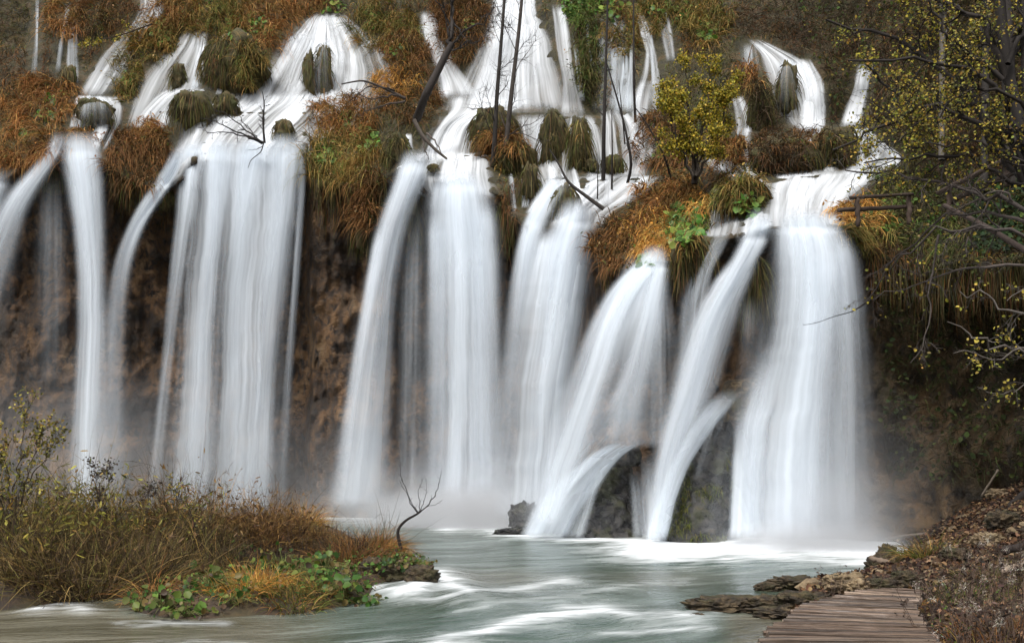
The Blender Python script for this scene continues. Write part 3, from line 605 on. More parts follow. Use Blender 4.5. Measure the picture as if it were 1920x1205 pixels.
waterfall('foaming shelf below the tall white fall', [[(180, 838, 1000, 1.4), (205, 836, 975, 1.7), (230, 820, 895, 1.7), (255, 802, 886, 1.7), (285, 788, 882, 1.6), (305, 785, 890, 1.4)]], SM)
waterfall('rounded white steps leading to the central fall', [[(285, 775, 915, 1.5), (305, 755, 915, 1.7), (325, 745, 918, 1.7), (352, 745, 925, 1.6), (372, 760, 925, 1.2)], [(250, 760, 772, 1.0), (285, 758, 775, 1.0), (320, 742, 752, .9)]], SM)
waterfall('white ribbon along the tall fall right edge', [[(8, 1034, 1058, 1.3), (50, 1040, 1066, 1.4), (100, 1046, 1072, 1.4), (150, 1056, 1078, 1.3), (185, 1056, 1088, 1.3), (222, 1052, 1098, 1.2)]], SM)
waterfall('thin trickles over the ochre moss wall', [([(25, 1124, 1142, .9), (80, 1128, 1146, .9), (140, 1140, 1152, .5)], V_), ([(30, 1097, 1103, .8), (90, 1100, 1106, .8), (125, 1108, 1116, .5)], V_), ([(65, 1169, 1176, .9), (140, 1166, 1180, .9), (215, 1150, 1192, .9)], V_)], SM)
waterfall('twin upper trickles left of the yellow bush', [[(15, 1230, 1250, 1.2), (60, 1238, 1260, 1.1), (115, 1250, 1266, .9)], [(18, 1188, 1205, 1.2), (60, 1200, 1220, 1.2), (100, 1212, 1230, 1.2), (140, 1206, 1238, 1.1), (200, 1180, 1240, 1.0)]], SM)
waterfall('stepped cascade between straw fringed moss', [[(214, 968, 1050, 1.4), (245, 978, 1018, 1.3), (290, 984, 1020, 1.2), (298, 980, 1048, 1.3), (345, 996, 1050, 1.1), (400, 990, 1046, 1.1)], [(300, 1020, 1044, 1.2), (330, 1040, 1060, 1.2), (360, 1045, 1064, 1.0)], ([(300, 980, 996, .8), (390, 978, 992, .8)], V_)], SM)
waterfall('bright stream between the two moss pillars', [[(212, 1048, 1082, 1.4), (245, 1052, 1074, 1.4), (290, 1054, 1074, 1.3), (320, 1054, 1080, 1.3), (345, 1048, 1090, 1.3), (380, 1040, 1096, 1.3)]], SM)
waterfall('white chute right of the green moss pillar', [[(215, 1082, 1112, 1.3), (240, 1098, 1124, 1.3), (280, 1104, 1130, 1.3), (320, 1106, 1140, 1.3), (350, 1095, 1150, 1.3), (390, 1070, 1150, 1.2)]], SM)
waterfall('rough rapids tumbling among the sapling stems', [[(205, 1128, 1172, 1.2), (235, 1130, 1196, 1.3), (270, 1128, 1210, 1.2), (310, 1130, 1215, 1.3), (335, 1090, 1215, 1.3)]], SM)
waterfall('smooth white apron above the twin ribbon fall', [[(328, 1100, 1232, 1.3), (350, 1052, 1220, 1.5), (375, 1040, 1185, 1.5), (400, 1030, 1140, 1.5), (425, 1025, 1125, 1.3)], [(345, 1040, 1090, 1.5), (375, 1000, 1060, 1.5), (400, 985, 1040, 1.3)]], SM)
waterfall('shallow white runnel beside the green block', [[(300, 1395, 1410, 1.2), (330, 1400, 1425, 1.3), (350, 1420, 1450, 1.3)], [(395, 1400, 1440, .9), (425, 1385, 1450, 1.2), (455, 1380, 1450, 1.2)]], SM)
waterfall('sheet pouring from the wide moss cushion to the broad lip', [[(318, 1455, 1650, 1.5), (338, 1446, 1645, 1.6), (365, 1440, 1602, 1.5), (395, 1436, 1586, 1.4), (425, 1442, 1584, 1.6), (450, 1446, 1590, 1.2)], [(325, 1460, 1560, 1.2), (415, 1450, 1560, 1.0)]], SM)
waterfall('forked upper right fall around a dark boss', [[(74, 1400, 1426, 1.4), (95, 1425, 1468, 1.5), (115, 1432, 1510, 1.4), (140, 1440, 1532, 1.3), (170, 1446, 1544, 1.2), (210, 1462, 1546, 1.2), (248, 1490, 1544, 1.1)],
   [(110, 1488, 1520, 1.4), (150, 1496, 1542, 1.5), (200, 1502, 1546, 1.5), (248, 1500, 1544, 1.3)], ([(80, 1388, 1420, .6), (140, 1392, 1425, .5)], V_)], SM)
waterfall('short white spout right of the yellow bush', [[(180, 1372, 1392, 1.1), (205, 1378, 1404, 1.3), (235, 1382, 1414, 1.2), (258, 1380, 1400, 1.0)]], SM)
waterfall('spattering rill under the yellow leaved branches', [[(120, 1608, 1640, .9), (165, 1600, 1628, 1.1), (205, 1584, 1620, 1.2), (238, 1576, 1612, 1.1)]], SM)
waterfall('chute curling around the hay coloured cushion', [[(238, 1585, 1625, 1.3), (262, 1602, 1650, 1.4), (290, 1640, 1690, 1.5), (312, 1590, 1688, 1.5), (332, 1570, 1650, 1.4)], [(242, 1590, 1606, 1.1), (275, 1600, 1618, 1.2), (315, 1608, 1625, 1.2)]], SM)
waterfall('little spout between the two moss cushions', [[(258, 1508, 1536, 1.2), (272, 1512, 1545, 1.3), (295, 1535, 1562, 1.3), (324, 1545, 1575, 1.1)]], SM)

def undergrowth():
    """brown brush and ivy too dense to count on the wooded slope"""
    rng = np.random.default_rng(77); pr = []
    for x0, x1, y0, y1, n, pal, ln in [(1380, 2250, -60, 330, 18000, [(0.085, 0.055, 0.03), (0.05, 0.035, 0.02), (0.12, 0.08, 0.05), (0.03, 0.025, 0.014)], 1.2),
                                        (-60, 260, -60, 160, 2500, [(0.05, 0.03, 0.018), (0.11, 0.06, 0.025)], 1.0), (1640, 2250, 330, 900, 9000, [(0.03, 0.026, 0.012), (0.06, 0.042, 0.02), (0.04, 0.05, 0.012)], .6),
                                        (640, 1380, -80, 60, 3500, [(0.09, 0.06, 0.02), (0.16, 0.09, 0.03), (0.06, 0.07, 0.015)], 1.0)]:
        px, py = rng.uniform(x0, x1, n), rng.uniform(y0, y1, n); q = PV(px, py, gsample(YSURF, px, py) - rng.uniform(0, .6, n))
        wk = gsample(box(WMASK.astype(float), 1), px, py) < .02; px, py = px[wk], py[wk]; n = len(px); q = q[wk]
        pr.append(blades(q, np.array([0, -.8, .3]) + rng.normal(size=(n, 3)) * .7, rng.uniform(.4, 1.2, n) * ln, .028, .9, palette(rng, n, pal), rng, 4, .7))
    for x0, x1, y0, y1, n, pal in [(1500, 2250, -60, 420, 3800, [(0.05, 0.09, 0.016), (0.09, 0.12, 0.02), (0.03, 0.05, 0.012), (0.16, 0.13, 0.02)]), (1820, 1960, 330, 470, 1500, [(0.018, 0.035, 0.012), (0.03, 0.055, 0.015)]),
                                   (1650, 2250, 480, 900, 1100, [(0.03, 0.045, 0.012), (0.05, 0.06, 0.015)])]:
        px, py = rng.uniform(x0, x1, n), rng.uniform(y0, y1, n); q = PV(px, py, gsample(YSURF, px, py) - rng.uniform(.1, .8, n))
        wk = gsample(box(WMASK.astype(float), 1), px, py) < .02; q = q[wk]; n = len(q)
        pr.append(leafset(q, np.array([0, -.8, .6]) + rng.normal(size=(n, 3)) * .5, rng.uniform(.08, .2, n), palette(rng, n, pal), rng, .9))
    n = 110000; px, py = rng.uniform(-60, 1960, n), rng.uniform(-80, 520, n)
    keep = (py < gsample(LIP, px, py) + 6) & (gsample(box(WMASK.astype(float), 1), px, py) < .02); px, py = px[keep], py[keep]; n = len(px)
    q = PV(px, py, gsample(YSURF, px, py) - rng.uniform(.05, .4, n)); k1 = fbm(q[:, 0] * .35, q[:, 1] * .35, q[:, 2] * .35, 3, 9)[:, None]
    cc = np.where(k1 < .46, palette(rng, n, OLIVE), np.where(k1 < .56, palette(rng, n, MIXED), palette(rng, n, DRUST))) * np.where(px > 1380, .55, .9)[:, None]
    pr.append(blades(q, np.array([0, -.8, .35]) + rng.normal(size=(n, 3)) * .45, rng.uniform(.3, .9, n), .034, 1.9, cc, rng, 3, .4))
    n = 9000; px = rng.uniform(-60, 1960, n); py = gsample(LIP, px, np.full(n, 300.)) + rng.uniform(-12, 1, n) ** 2 * .5 * np.sign(rng.uniform(-.4, 1, n))
    keep = gsample(box(WMASK.astype(float), 1), px, py) < .02; px, py = px[keep], py[keep]; n = len(px)
    pr.append(blades(PV(px, py, gsample(YSURF, px, py) - .2), np.array([0, -.25, -1]) + rng.normal(size=(n, 3)) * .12, rng.uniform(.4, 1.8, n), .03, .4, palette(rng, n, OLIVE + DRUST) * .8, rng, 4, .15))
    V, Fq, Cc = join(pr); tag(mesh('undergrowth', V, Fq, M_GRASS, None, Cc), 'brown brush and ivy covering the shaded slope', 'undergrowth', kind='stuff')
undergrowth()

for cx, cy, rx, ry, lab in [(178, 214, 36, 30, 'film of water over the brown veiled mound'), (606, 140, 17, 62, 'film of water over the tall dark spur'), (1476, 165, 20, 50, 'film of water over the dark boss of the right fall')]:
    waterfall(lab, [([(cy - ry - 5, cx - rx * .7, cx + rx * .6, .8), (cy - ry * .5, cx - rx * .9, cx + rx * .9, .5), (cy + ry * .2, cx - rx, cx + rx, .25), (cy + ry * .9, cx - rx, cx + rx, .15)], dict(over=1, mat=M_VEIL, top=.05))], 'films of water on the moss', 'water_film', 'water film')
waterfall('three white strands behind the russet thicket', [([(150, 1200, 1238, 1.0), (190, 1186, 1240, 1.1), (240, 1180, 1236, 1.0), (300, 1176, 1228, 1.0)], {})], SM)
waterfall('fine threads beside the hanging green moss', [([(20, 1150, 1156, .9), (150, 1152, 1160, .7)], V_), ([(60, 1072, 1080, .8), (190, 1086, 1098, .9)], V_), ([(40, 1216, 1222, .8), (170, 1222, 1232, .8)], V_)], SM)
waterfall('glistening sheet of trickles over the mossy wall at the top', [([(20, 1120, 1175, .45), (90, 1118, 1180, .4), (150, 1120, 1180, .35), (212, 1110, 1190, .4)], V_), ([(60, 1180, 1192, .9), (130, 1180, 1190, .8), (205, 1170, 1190, .9)], V_), ([(30, 1142, 1150, 1.1), (120, 1146, 1154, 1.0), (205, 1140, 1160, 1.0)], V_)], SM)
waterfall('threads slipping between the two moss pillars and the slender trees', [([(222, 1000, 1012, 1.0), (300, 1004, 1018, .9)], {}), ([(300, 950, 958, .9), (350, 955, 965, .8), (400, 960, 970, .7)], V_), ([(330, 1078, 1092, 1.1), (372, 1070, 1092, 1.2)], {})], SM)
waterfall('small streams parting around the wide moss cushion', [([(225, 1402, 1412, 1.0), (260, 1396, 1408, 1.1), (300, 1394, 1410, 1.1), (335, 1404, 1428, 1.2)], {}), ([(238, 1535, 1548, 1.0), (262, 1512, 1534, 1.0)], {})], SM)
waterfall('braided thread left of the olive hump', [([(60, 372, 378, 1.0), (110, 366, 378, .9), (170, 356, 372, 1.0)], V_), ([(100, 470, 476, .8), (150, 462, 470, .8), (190, 450, 465, 1.0)], V_)], SM)
waterfall('broken white water left of the green block', [([(295, 1322, 1350, .9), (315, 1330, 1400, 1.0), (345, 1380, 1440, 1.0)], {}), ([(392, 1335, 1385, .9), (415, 1330, 1392, 1.1), (445, 1322, 1385, 1.1)], {})], SM)
# ------------------------------------------------------------------ river
def mat_river():
    m, t, out = newmat('river_water')
    f = nd(t, 'ShaderNodeAttribute', attribute_name='foam'); s = nd(t, 'ShaderNodeAttribute', attribute_name='shallow'); te = nd(t, 'ShaderNodeAttribute', attribute_name='teal')
    fl = nd(t, 'ShaderNodeAttribute', attribute_name='flow')
    def st(sc, det, dist=.6):
        mp = t.nodes.new('ShaderNodeMapping'); mp.inputs['Scale'].default_value = sc; t.links.new(fl.outputs['Vector'], mp.inputs['Vector'])
        return noise(t, 1.0, det, 0.6, mp.outputs[0], dist)
    n1, n2 = st((.30, 1.5, 1), 5), st((.9, 5.0, 1), 4)
    deep = mixc(t, math2(t, 'MULTIPLY', te.outputs['Fac'], .6), (0.052, 0.070, 0.050), (0.026, 0.085, 0.068))
    deep = mixc(t, ramp(t, [(.42, (0, 0, 0)), (.64, (1, 1, 1))], n1), deep, (0.15, 0.185, 0.165))
    bed = ramp(t, [(.35, (0.07, 0.055, 0.032)), (.6, (0.19, 0.155, 0.10))], n1)
    c = mixc(t, s.outputs['Fac'], deep, bed)
    fm = math2(t, 'ADD', f.outputs['Fac'], math2(t, 'MULTIPLY', math2(t, 'SUBTRACT', math2(t, 'ADD', math2(t, 'MULTIPLY', n1, .45), math2(t, 'MULTIPLY', n2, .55)), .54), 2.6))
    nn_ = math2(t, 'ADD', math2(t, 'MULTIPLY', n1, .5), math2(t, 'MULTIPLY', n2, .5))
    kk = nd(t, 'ShaderNodeMapRange', interpolation_type='SMOOTHSTEP'); kk.inputs[1].default_value = .12; kk.inputs[2].default_value = 1.15
    t.links.new(math2(t, 'ADD', f.outputs['Fac'], math2(t, 'MULTIPLY', math2(t, 'SUBTRACT', nn_, .53), math2(t, 'MINIMUM', math2(t, 'MULTIPLY', f.outputs['Fac'], 4.0), 3.4))), kk.inputs[0]); k = kk.outputs[0]
    c = mixc(t, k, c, (0.80, 0.83, 0.84))
    p = nd(t, 'ShaderNodeBsdfPrincipled', IOR=1.33); t.links.new(c, p.inputs['Base Color'])
    t.links.new(math2(t, 'ADD', math2(t, 'MULTIPLY', k, .5), .22), p.inputs['Roughness'])
    h = math2(t, 'ADD', n1, math2(t, 'MULTIPLY', n2, .35)); t.links.new(bump(t, h, .8, .3), p.inputs['Normal'])
    t.links.new(p.outputs[0], out.inputs[0]); return m
FOAM = [ # polyline in the photograph, half width in rows, strength, crest height in metres
 ([(1225, 1026), (1330, 1022), (1500, 1022), (1640, 1034), (1700, 1048)], 24, 1.7, .05), ([(1330, 1044), (1500, 1048), (1640, 1054)], 10, .8, .0), ([(1080, 1032), (1180, 1036), (1300, 1040)], 6, .5, 0),
 ([(935, 1000), (1060, 1012), (1240, 1016)], 7, 1.0, .03), ([(600, 966), (760, 968), (960, 975)], 9, 1.6, .05), ([(840, 990), (900, 985), (990, 988)], 8, 1.4, .03),
 ([(770, 1112), (800, 1098), (822, 1084), (836, 1092), (850, 1110), (880, 1124)], 15, 1.0, .22), ([(690, 1104), (760, 1122), (860, 1130), (940, 1118), (1060, 1096)], 13, .75, .10),
 ([(820, 1212), (920, 1188), (1000, 1170), (1070, 1152), (1130, 1150), (1200, 1158), (1290, 1160)], 16, .92, .14), ([(1130, 1190), (1240, 1184), (1330, 1183)], 7, .6, .03),
 ([(600, 1216), (700, 1205), (830, 1190)], 16, .5, .03), ([(225, 1170), (310, 1167), (420, 1168)], 6, .8, .0), ([(70, 1145), (110, 1138), (145, 1142)], 10, 1.0, .10), ([(160, 1150), (260, 1140)], 6, .35, 0),
 ([(860, 1150), (960, 1135), (1080, 1120), (1180, 1098), (1300, 1085)], 10, .45, .03), ([(820, 1040), (930, 1048), (1050, 1040)], 7, .28, 0), ([(1290, 1150), (1340, 1152)], 5, .7, 0), ([(250, 1205), (360, 1198), (460, 1204)], 8, .45, 0),
 ([(700, 1085), (740, 1092), (790, 1110)], 8, .8, .02)]
def river():
    px = np.arange(-900, 2900, 7.0); py = np.concatenate([np.arange(948, 990, 2.0), np.arange(990, 1230, 2.5), np.geomspace(1232, 4000, 24)])
    X, Y_ = np.meshgrid(px, py); D = CZ * F / (Y_ - HY); w = PV(X, Y_, D)
    foam = np.zeros_like(X); z = np.zeros_like(X); wob = 10 * (fbm(X / 70, Y_ / 25, 2, 3, 4) - .5)
    for pl, hw, st_, hh in FOAM:
        pl = np.array(pl, float); d = np.full_like(X, 1e9)
        for a, b in zip(pl[:-1], pl[1:]):
            e = b - a; u = np.clip(((X - a[0]) * e[0] * .2 + (Y_ + wob - a[1]) * e[1]) / (e[0]**2 * .2 + e[1]**2 + 1e-9), 0, 1)
            d = np.minimum(d, np.hypot((X - a[0] - u * e[0]) * .3, Y_ + wob - a[1] - u * e[1]))
        k = np.exp(-(d / hw / 1.15) ** 1.0 * 1.15); foam = np.maximum(foam, st_ * k) + .25 * np.minimum(foam, st_ * k); z += .5 * hh * np.exp(-(d / hw) ** 2 * .7)
    z += .10 * (fbm(w[..., 0] * .6, w[..., 1] * .25, 1, 3, 6) - .5) * sstep(45, 30, D)
    w[..., 2] += z
    sh = np.maximum(np.maximum(sstep(700, 420, X) * sstep(1130, 1165, Y_), sstep(1330, 1400, X) * sstep(1140, 1162, Y_)), sstep(300, 180, X) * sstep(1090, 1140, Y_))
    sh = np.maximum(sh, .65 * np.exp(-((X - 930) / 130) ** 2 - ((Y_ - 1085) / 18) ** 2)); sh = np.maximum(sh, .5 * np.exp(-((X - 1240) / 160) ** 2 - ((Y_ - 1080) / 22) ** 2))
    te = np.maximum(np.exp(-((X - 1330) / 240) ** 2 - ((Y_ - 1060) / 22) ** 2), .7 * np.exp(-((X - 1000) / 330) ** 2 - ((Y_ - 1180) / 40) ** 2))
    fx = w[..., 0] + .35 * w[..., 1]; fy = w[..., 1] * .55 - .2 * w[..., 0] + 1.2 * fbm(w[..., 0] * .15, w[..., 1] * .15, 0, 2, 3)
    sh = sh * .65
    o = mesh('river', w.reshape(-1, 3), gridfaces(*X.shape)[:, ::-1], mat_river(), uv=np.stack([fx, fy], -1).reshape(-1, 2), extra={'foam': foam.ravel(), 'shallow': sh.ravel(), 'teal': te.ravel()})
    tag(o, 'grey green river with white rapids', kind='structure')
river()

# ------------------------------------------------------------------ land beside the river: thicket bank, islet, right bank
def inpoly(x, y, poly):
    r = np.zeros(x.shape, bool); n = len(poly)
    for i in range(n):
        (x1, y1), (x2, y2) = poly[i], poly[i - 1]
        c = ((y1 > y) != (y2 > y)); r ^= c & (x < (x2 - x1) * (y - y1) / (y2 - y1 + 1e-12) + x1)
    return r
LANDS = [[(-500, 1140), (90, 1136), (190, 1106), (300, 1086), (420, 1066), (520, 1052), (630, 1034), (672, 1020), (640, 1004), (560, 995), (-500, 980)],
         [(238, 1150), (330, 1163), (440, 1158), (600, 1140), (700, 1126), (715, 1100), (790, 1092), (806, 1068), (760, 1036), (690, 1040), (600, 1064), (480, 1080), (330, 1104), (250, 1130)]]
xs = np.arange(-26, 0.01, .12); ys = np.arange(13, 42, .12); LX, LY = np.meshgrid(xs, ys); LZ = np.full(LX.shape, -.3)
for pl, hh in zip(LANDS, (.75, .55)):
    wp = [tuple(G(*q)[:2]) for q in pl]; mk = box(box(inpoly(LX, LY, wp).astype(float), 4), 3); LZ = np.maximum(LZ, -.3 + hh * mk)
LZ += .12 * (fbm(LX * 1.5, LY * 1.5, 0, 4, 2) - .5)
tag(mesh('islet_ground', np.stack([LX, LY, LZ], -1).reshape(-1, 3), gridfaces(*LX.shape)[:, ::-1], M_SOIL), 'low muddy islet and bank', kind='structure')
SHX = np.array([[2, 2.0], [9.6, 2.7], [13, 3.7], [15.5, 3.9], [19, 5.4], [20.5, 6.9], [23.5, 8.8], [27, 10.6], [34, 12.8], [46, 16]])
def zbank(x, y):
    d = x - np.interp(y, SHX[:, 0], SHX[:, 1])
    z = -.35 + .55 * sstep(-.6, .7, d) + np.clip(d - .8, 0, 40) * (.03 + .62 * sstep(16, 26, y)) + .5 * np.clip(d - 5, 0, 40) * sstep(20, 12, y)
    return z + .30 * (fbm(x * .9, y * .9, 0, 4, 21) - .5) * sstep(-.5, 1, d)
bx = np.arange(.5, 34, .13); by = np.arange(2, 46, .16); BX, BY = np.meshgrid(bx, by); BZ = zbank(BX, BY)
tag(mesh('bank', np.stack([BX, BY, BZ], -1).reshape(-1, 3), gridfaces(*BX.shape)[:, ::-1], M_SOIL), 'brown leaf strewn bank', kind='structure')
def bank_at(px, py):                              # first point of the picture ray that meets the bank
    for Y in np.arange(5, 44, .05):
        p = P(px, py, Y)
        if p[2] <= zbank(p[0], p[1]): return p
    return P(px, py, 30)
def litter():
    rng = np.random.default_rng(5); n = 60000
    y = rng.uniform(9, 36, n) ; x = np.interp(y, SHX[:, 0], SHX[:, 1]) + rng.uniform(.3, 9, n); z = zbank(x, y) + .02
    far = sstep(15, 22, y); keep = rng.uniform(0, 1, n) < .35 + .65 * far; x, y, z = x[keep], y[keep], z[keep]; n = len(x)
    a = leafset(np.stack([x, y, z], 1), np.array([-.2, -.2, 1]) + rng.normal(size=(n, 3)) * .45, rng.uniform(.05, .13, n), palette(rng, n, [(0.055, 0.028, 0.018), (0.085, 0.045, 0.024), (0.15, 0.082, 0.04), (0.04, 0.02, 0.015), (0.24, 0.15, 0.08), (0.028, 0.017, 0.012)]), rng, .75, .2)
    V, Fq, Cc = join([a]); tag(mesh('leaf_litter', V, Fq, M_GRASS, None, Cc), 'fallen brown leaves covering the bank', 'leaf litter', kind='stuff')
    k = 420; y = rng.uniform(14, 34, k); x = np.interp(y, SHX[:, 0], SHX[:, 1]) + rng.uniform(.2, 6.5, k) ** 1.0; z = zbank(x, y)
    th = np.linspace(0, 2*np.pi, 8, endpoint=False); ph = np.array([.35, .95, 1.6, 2.2]); Vs, Fs, o = [], [], 0
    T, Ph = np.meshgrid(th, ph); dd = np.stack([np.sin(Ph)*np.cos(T), np.sin(Ph)*np.sin(T), np.cos(Ph)], -1)
    i = np.arange(32).reshape(4, 8); f = np.stack([i[:-1], i[1:], np.roll(i[1:], -1, 1), np.roll(i[:-1], -1, 1)], -1).reshape(-1, 4); top = i[0][None, :4]; top2 = i[0][[4, 5, 6, 7, 0]][None, :4]
    top = np.array([[0, 1, 2, 3], [0, 3, 4, 7], [4, 5, 6, 7]])
    for q in range(k):
        s = rng.uniform(.03, .09) * (1 + 1.3 * (rng.uniform() > .93)); r = dd * (s * np.array([1.3, 1, .7]) * rng.uniform(.7, 1.3, 3)) * rng.uniform(.75, 1.2, (4, 8, 1))
        Vs.append((r + [x[q], y[q], z[q]]).reshape(-1, 3)); Fs.append(f + o); Fs.append(top + o); o += 32
    tag(mesh('scree', np.concatenate(Vs), np.concatenate(Fs), M_STONE, smooth=False), 'small loose stones among the fallen leaves', 'scree', kind='stuff')
litter()

# ------------------------------------------------------------------ rocks
def rock(px, py, rx, ry, label, seed, mat, Y=None, amp=.45, nf=1.3, flat=.25, name='rock', grp='rocks along the water', dep=.8):
    """picture centre and half sizes; stands at the ground distance of its foot"""
    base = bank_at(px, py + ry) if Y is None else P(px, py, Y)
    y = base[1] if Y is None else Y; s = y / F; c = P(px, py, y + rx * s * dep * .5)
    o = dome(name, c, rx * s, rx * s * dep, ry * s * 1.15, mat, None, seed, amp, nf * 1.7, flat, 96, 64)
    return tag(o, label, 'rock', grp)
ROCKS = [(1345, 1136, 58, 15, 'dark tufa rock at the river end of the ledge', 1, M_TUFA, 15.6), (1430, 1135, 58, 16, 'cracked tufa block in the middle of the river ledge', 2, M_TUFA, 15.6), (1508, 1130, 56, 18, 'crumbling tufa block where the ledge meets the boardwalk', 3, M_TUFA, 15.2),
 (1490, 1094, 48, 12, 'mossy brown rock behind the river ledge', 4, M_TUFA, 18.6), (1440, 1101, 24, 8, 'small low stone in front of the mossy brown rock', 5, M_TUFA, 18.4), (1308, 1157, 15, 7, 'little wet stone at the tip of the ledge', 6, M_TUFA, 15.0),
 (1570, 1092, 26, 15, 'pale rounded stone beside the withered plant', 7, M_STONE, 15.5), (1606, 1100, 24, 13, 'yellowish stone at the boardwalk end', 8, M_STONE, 14.9), (1652, 1098, 36, 13, 'broad brown stone behind the boardwalk end', 9, M_TUFA, 15.6),
 (1700, 1086, 30, 14, 'flat mossy stone at the corner of the boardwalk', 10, M_TUFA, 16), (1662, 1062, 34, 24, 'dark pointed tufa lump at the foam edge', 11, M_TUFA, 21), (1742, 1056, 52, 26, 'hump of tufa topped with straw grass', 12, M_TUFA, 20.5),
 (1640, 1014, 28, 13, 'pale boulder in the spray at the fall foot', 13, M_STONE, 32), (1690, 1030, 34, 8, 'long green stone at the shore in the spray', 14, M_TUFA, 29), (1880, 975, 30, 16, 'dark mossy block half buried in the leaves', 15, M_TUFA, None),
 (1850, 1012, 26, 12, 'pale flat stone on the littered slope', 16, M_STONE, None), (1790, 1040, 26, 12, 'small brown stone under the littered slope', 17, M_TUFA, None), (1872, 925, 22, 8, 'slanted tan slab on the upper slope', 18, M_STONE, None),
 (1470, 1148, 60, 9, 'low wet shelf of tufa at the waterline', 19, M_TUFA, 15.0), (960, 998, 32, 7, 'flat dark stone in the pool before the white cone', 20, M_WET, 35), (985, 968, 30, 22, 'mossy dark stone at the foot of the white cone', 21, M_WET, 36.5),
 (752, 1076, 40, 20, 'mossy rock under the little bare tree', 22, M_TUFA, 19.4), (790, 1082, 32, 18, 'dark brown rock at the tip of the islet', 23, M_TUFA, 18.9), (700, 1066, 24, 18, 'low rock in the russet grass of the islet', 24, M_TUFA, 19.8)]
for r_ in ROCKS:
    rock(*r_)
for nm_, rows_, Y_, lab_, sd_, am_ in [
 ('boulder', [(858, 1136, 1184), (872, 1124, 1198), (900, 1106, 1206), (940, 1090, 1208), (980, 1070, 1208), (1018, 1050, 1212)], 33.2, 'large dark boulder under thin runnels at the foot of the leaning fall', 31, .35),
 ('capstone', [(838, 1158, 1200), (846, 1152, 1203), (866, 1152, 1204), (874, 1156, 1200)], 34.4, 'blocky dark capstone sitting on the large boulder', 32, .12),
 ('boulder', [(735, 1348, 1392), (760, 1330, 1396), (800, 1305, 1396), (860, 1282, 1392), (920, 1258, 1384), (980, 1243, 1376), (1022, 1238, 1368)], 31.4, 'tall black rock wedge with a green moss flank beside the broad fall', 33, .45),
 ('boulder', [(712, 1362, 1420), (730, 1352, 1424), (760, 1350, 1420), (790, 1360, 1410)], 32.6, 'ochre rock head topping the black wedge', 34, .2)]:
    tag(rock_rows(nm_, rows_, Y_, M_WET if sd_ != 34 else M_TUFA, None, sd_, .8, am_, 1.1, lean=2.2 if nm_ == 'boulder' and sd_ != 34 else 0), lab_, 'rock', 'big rocks at the foot of the falls')
wd = [o for o in bpy.data.objects if o.get('label', '').startswith('tall black rock wedge')][0]
vv_ = np.empty(len(wd.data.vertices) * 3, np.float32); wd.data.vertices.foreach_get('co', vv_); vv_ = vv_.reshape(-1, 3).astype(float)
ppx, ppy = CX + vv_[:, 0] * F / vv_[:, 1], HY - (vv_[:, 2] - CZ) * F / vv_[:, 1]
rw_ = np.random.default_rng(3); el = vv_[(vv_[:, 1] < 32.6) & (((ppx < 1296) & (ppy > 860) & (ppy < 1000)) | (fbm(vv_[:, 0] * 1.3, vv_[:, 1], vv_[:, 2] * 1.3, 2, 3) > .62))]
q_ = el[rw_.integers(0, len(el), 2600)] + rw_.normal(size=(2600, 3)) * .04 + [0, -.03, 0]
vb = blades(q_, np.array([0, -.35, -.6]) + rw_.normal(size=(2600, 3)) * .3, rw_.uniform(.08, .3, 2600), .022, .8, palette(rw_, 2600, [(.10, .12, .02), (.06, .075, .015), (.13, .12, .03), (.035, .035, .012)]), rw_, 3, .3)
mesh('moss', vb[0], vb[1], M_MOSSY, wd, vb[2])
waterfall('white cone of runnels over the dark boulder', [
  ([(826, 1150, 1215, .5), (850, 1110, 1170, 1.1), (880, 1075, 1145, 1.2), (920, 1030, 1115, 1.2), (960, 1000, 1085, 1.2), (1012, 975, 1060, 1.3)], dict(y=([826, 1012], [34.3, 33.4]), mat=M_FALL, layers=2)),
  ([(860, 1110, 1140, .5), (920, 1080, 1118, .6), (1012, 1030, 1088, .7)], dict(y=([860, 1012], [33.6, 32.8]), mat=M_VEIL, layers=1)),
  ([(862, 1128, 1150, .6), (920, 1106, 1122, .6), (1012, 1076, 1096, .5)], dict(y=([872, 1012], [33.4, 32.4]), mat=M_VEIL)),
  ([(872, 1176, 1198, .3), (930, 1182, 1208, .4), (1012, 1186, 1216, .5)], dict(y=([872, 1012], [33.0, 32.2]), mat=M_VEIL, top=.5)),
  ([(840, 1200, 1240, .6), (930, 1204, 1242, .75), (1016, 1206, 1248, .9)], dict(y=([840, 1012], [33.6, 32.6]), mat=M_FALL, top=.6))], BIG)
waterfall('white sheets sliding down both sides of the black wedge', [
  ([(728, 1352, 1402, .9), (760, 1325, 1372, .7), (800, 1298, 1338, .7), (870, 1258, 1292, .8), (940, 1232, 1264, 1.0), (1020, 1210, 1248, 1.2)], dict(y=([728, 1020], [32.3, 31.4]), mat=M_FALL, layers=2, top=.2)),
  ([(738, 1380, 1440, 1.2), (800, 1378, 1430, 1.0), (900, 1372, 1420, .9), (1018, 1366, 1415, .9)], dict(y=([738, 1018], [31.9, 30.2]), mat=M_FALL, top=.6, layers=1)),
  ([(735, 1340, 1376, .7), (770, 1336, 1366, .5), (830, 1318, 1340, .4), (900, 1300, 1316, .2)], dict(y=([735, 900], [31.6, 31.2]), mat=M_VEIL))], BIG)

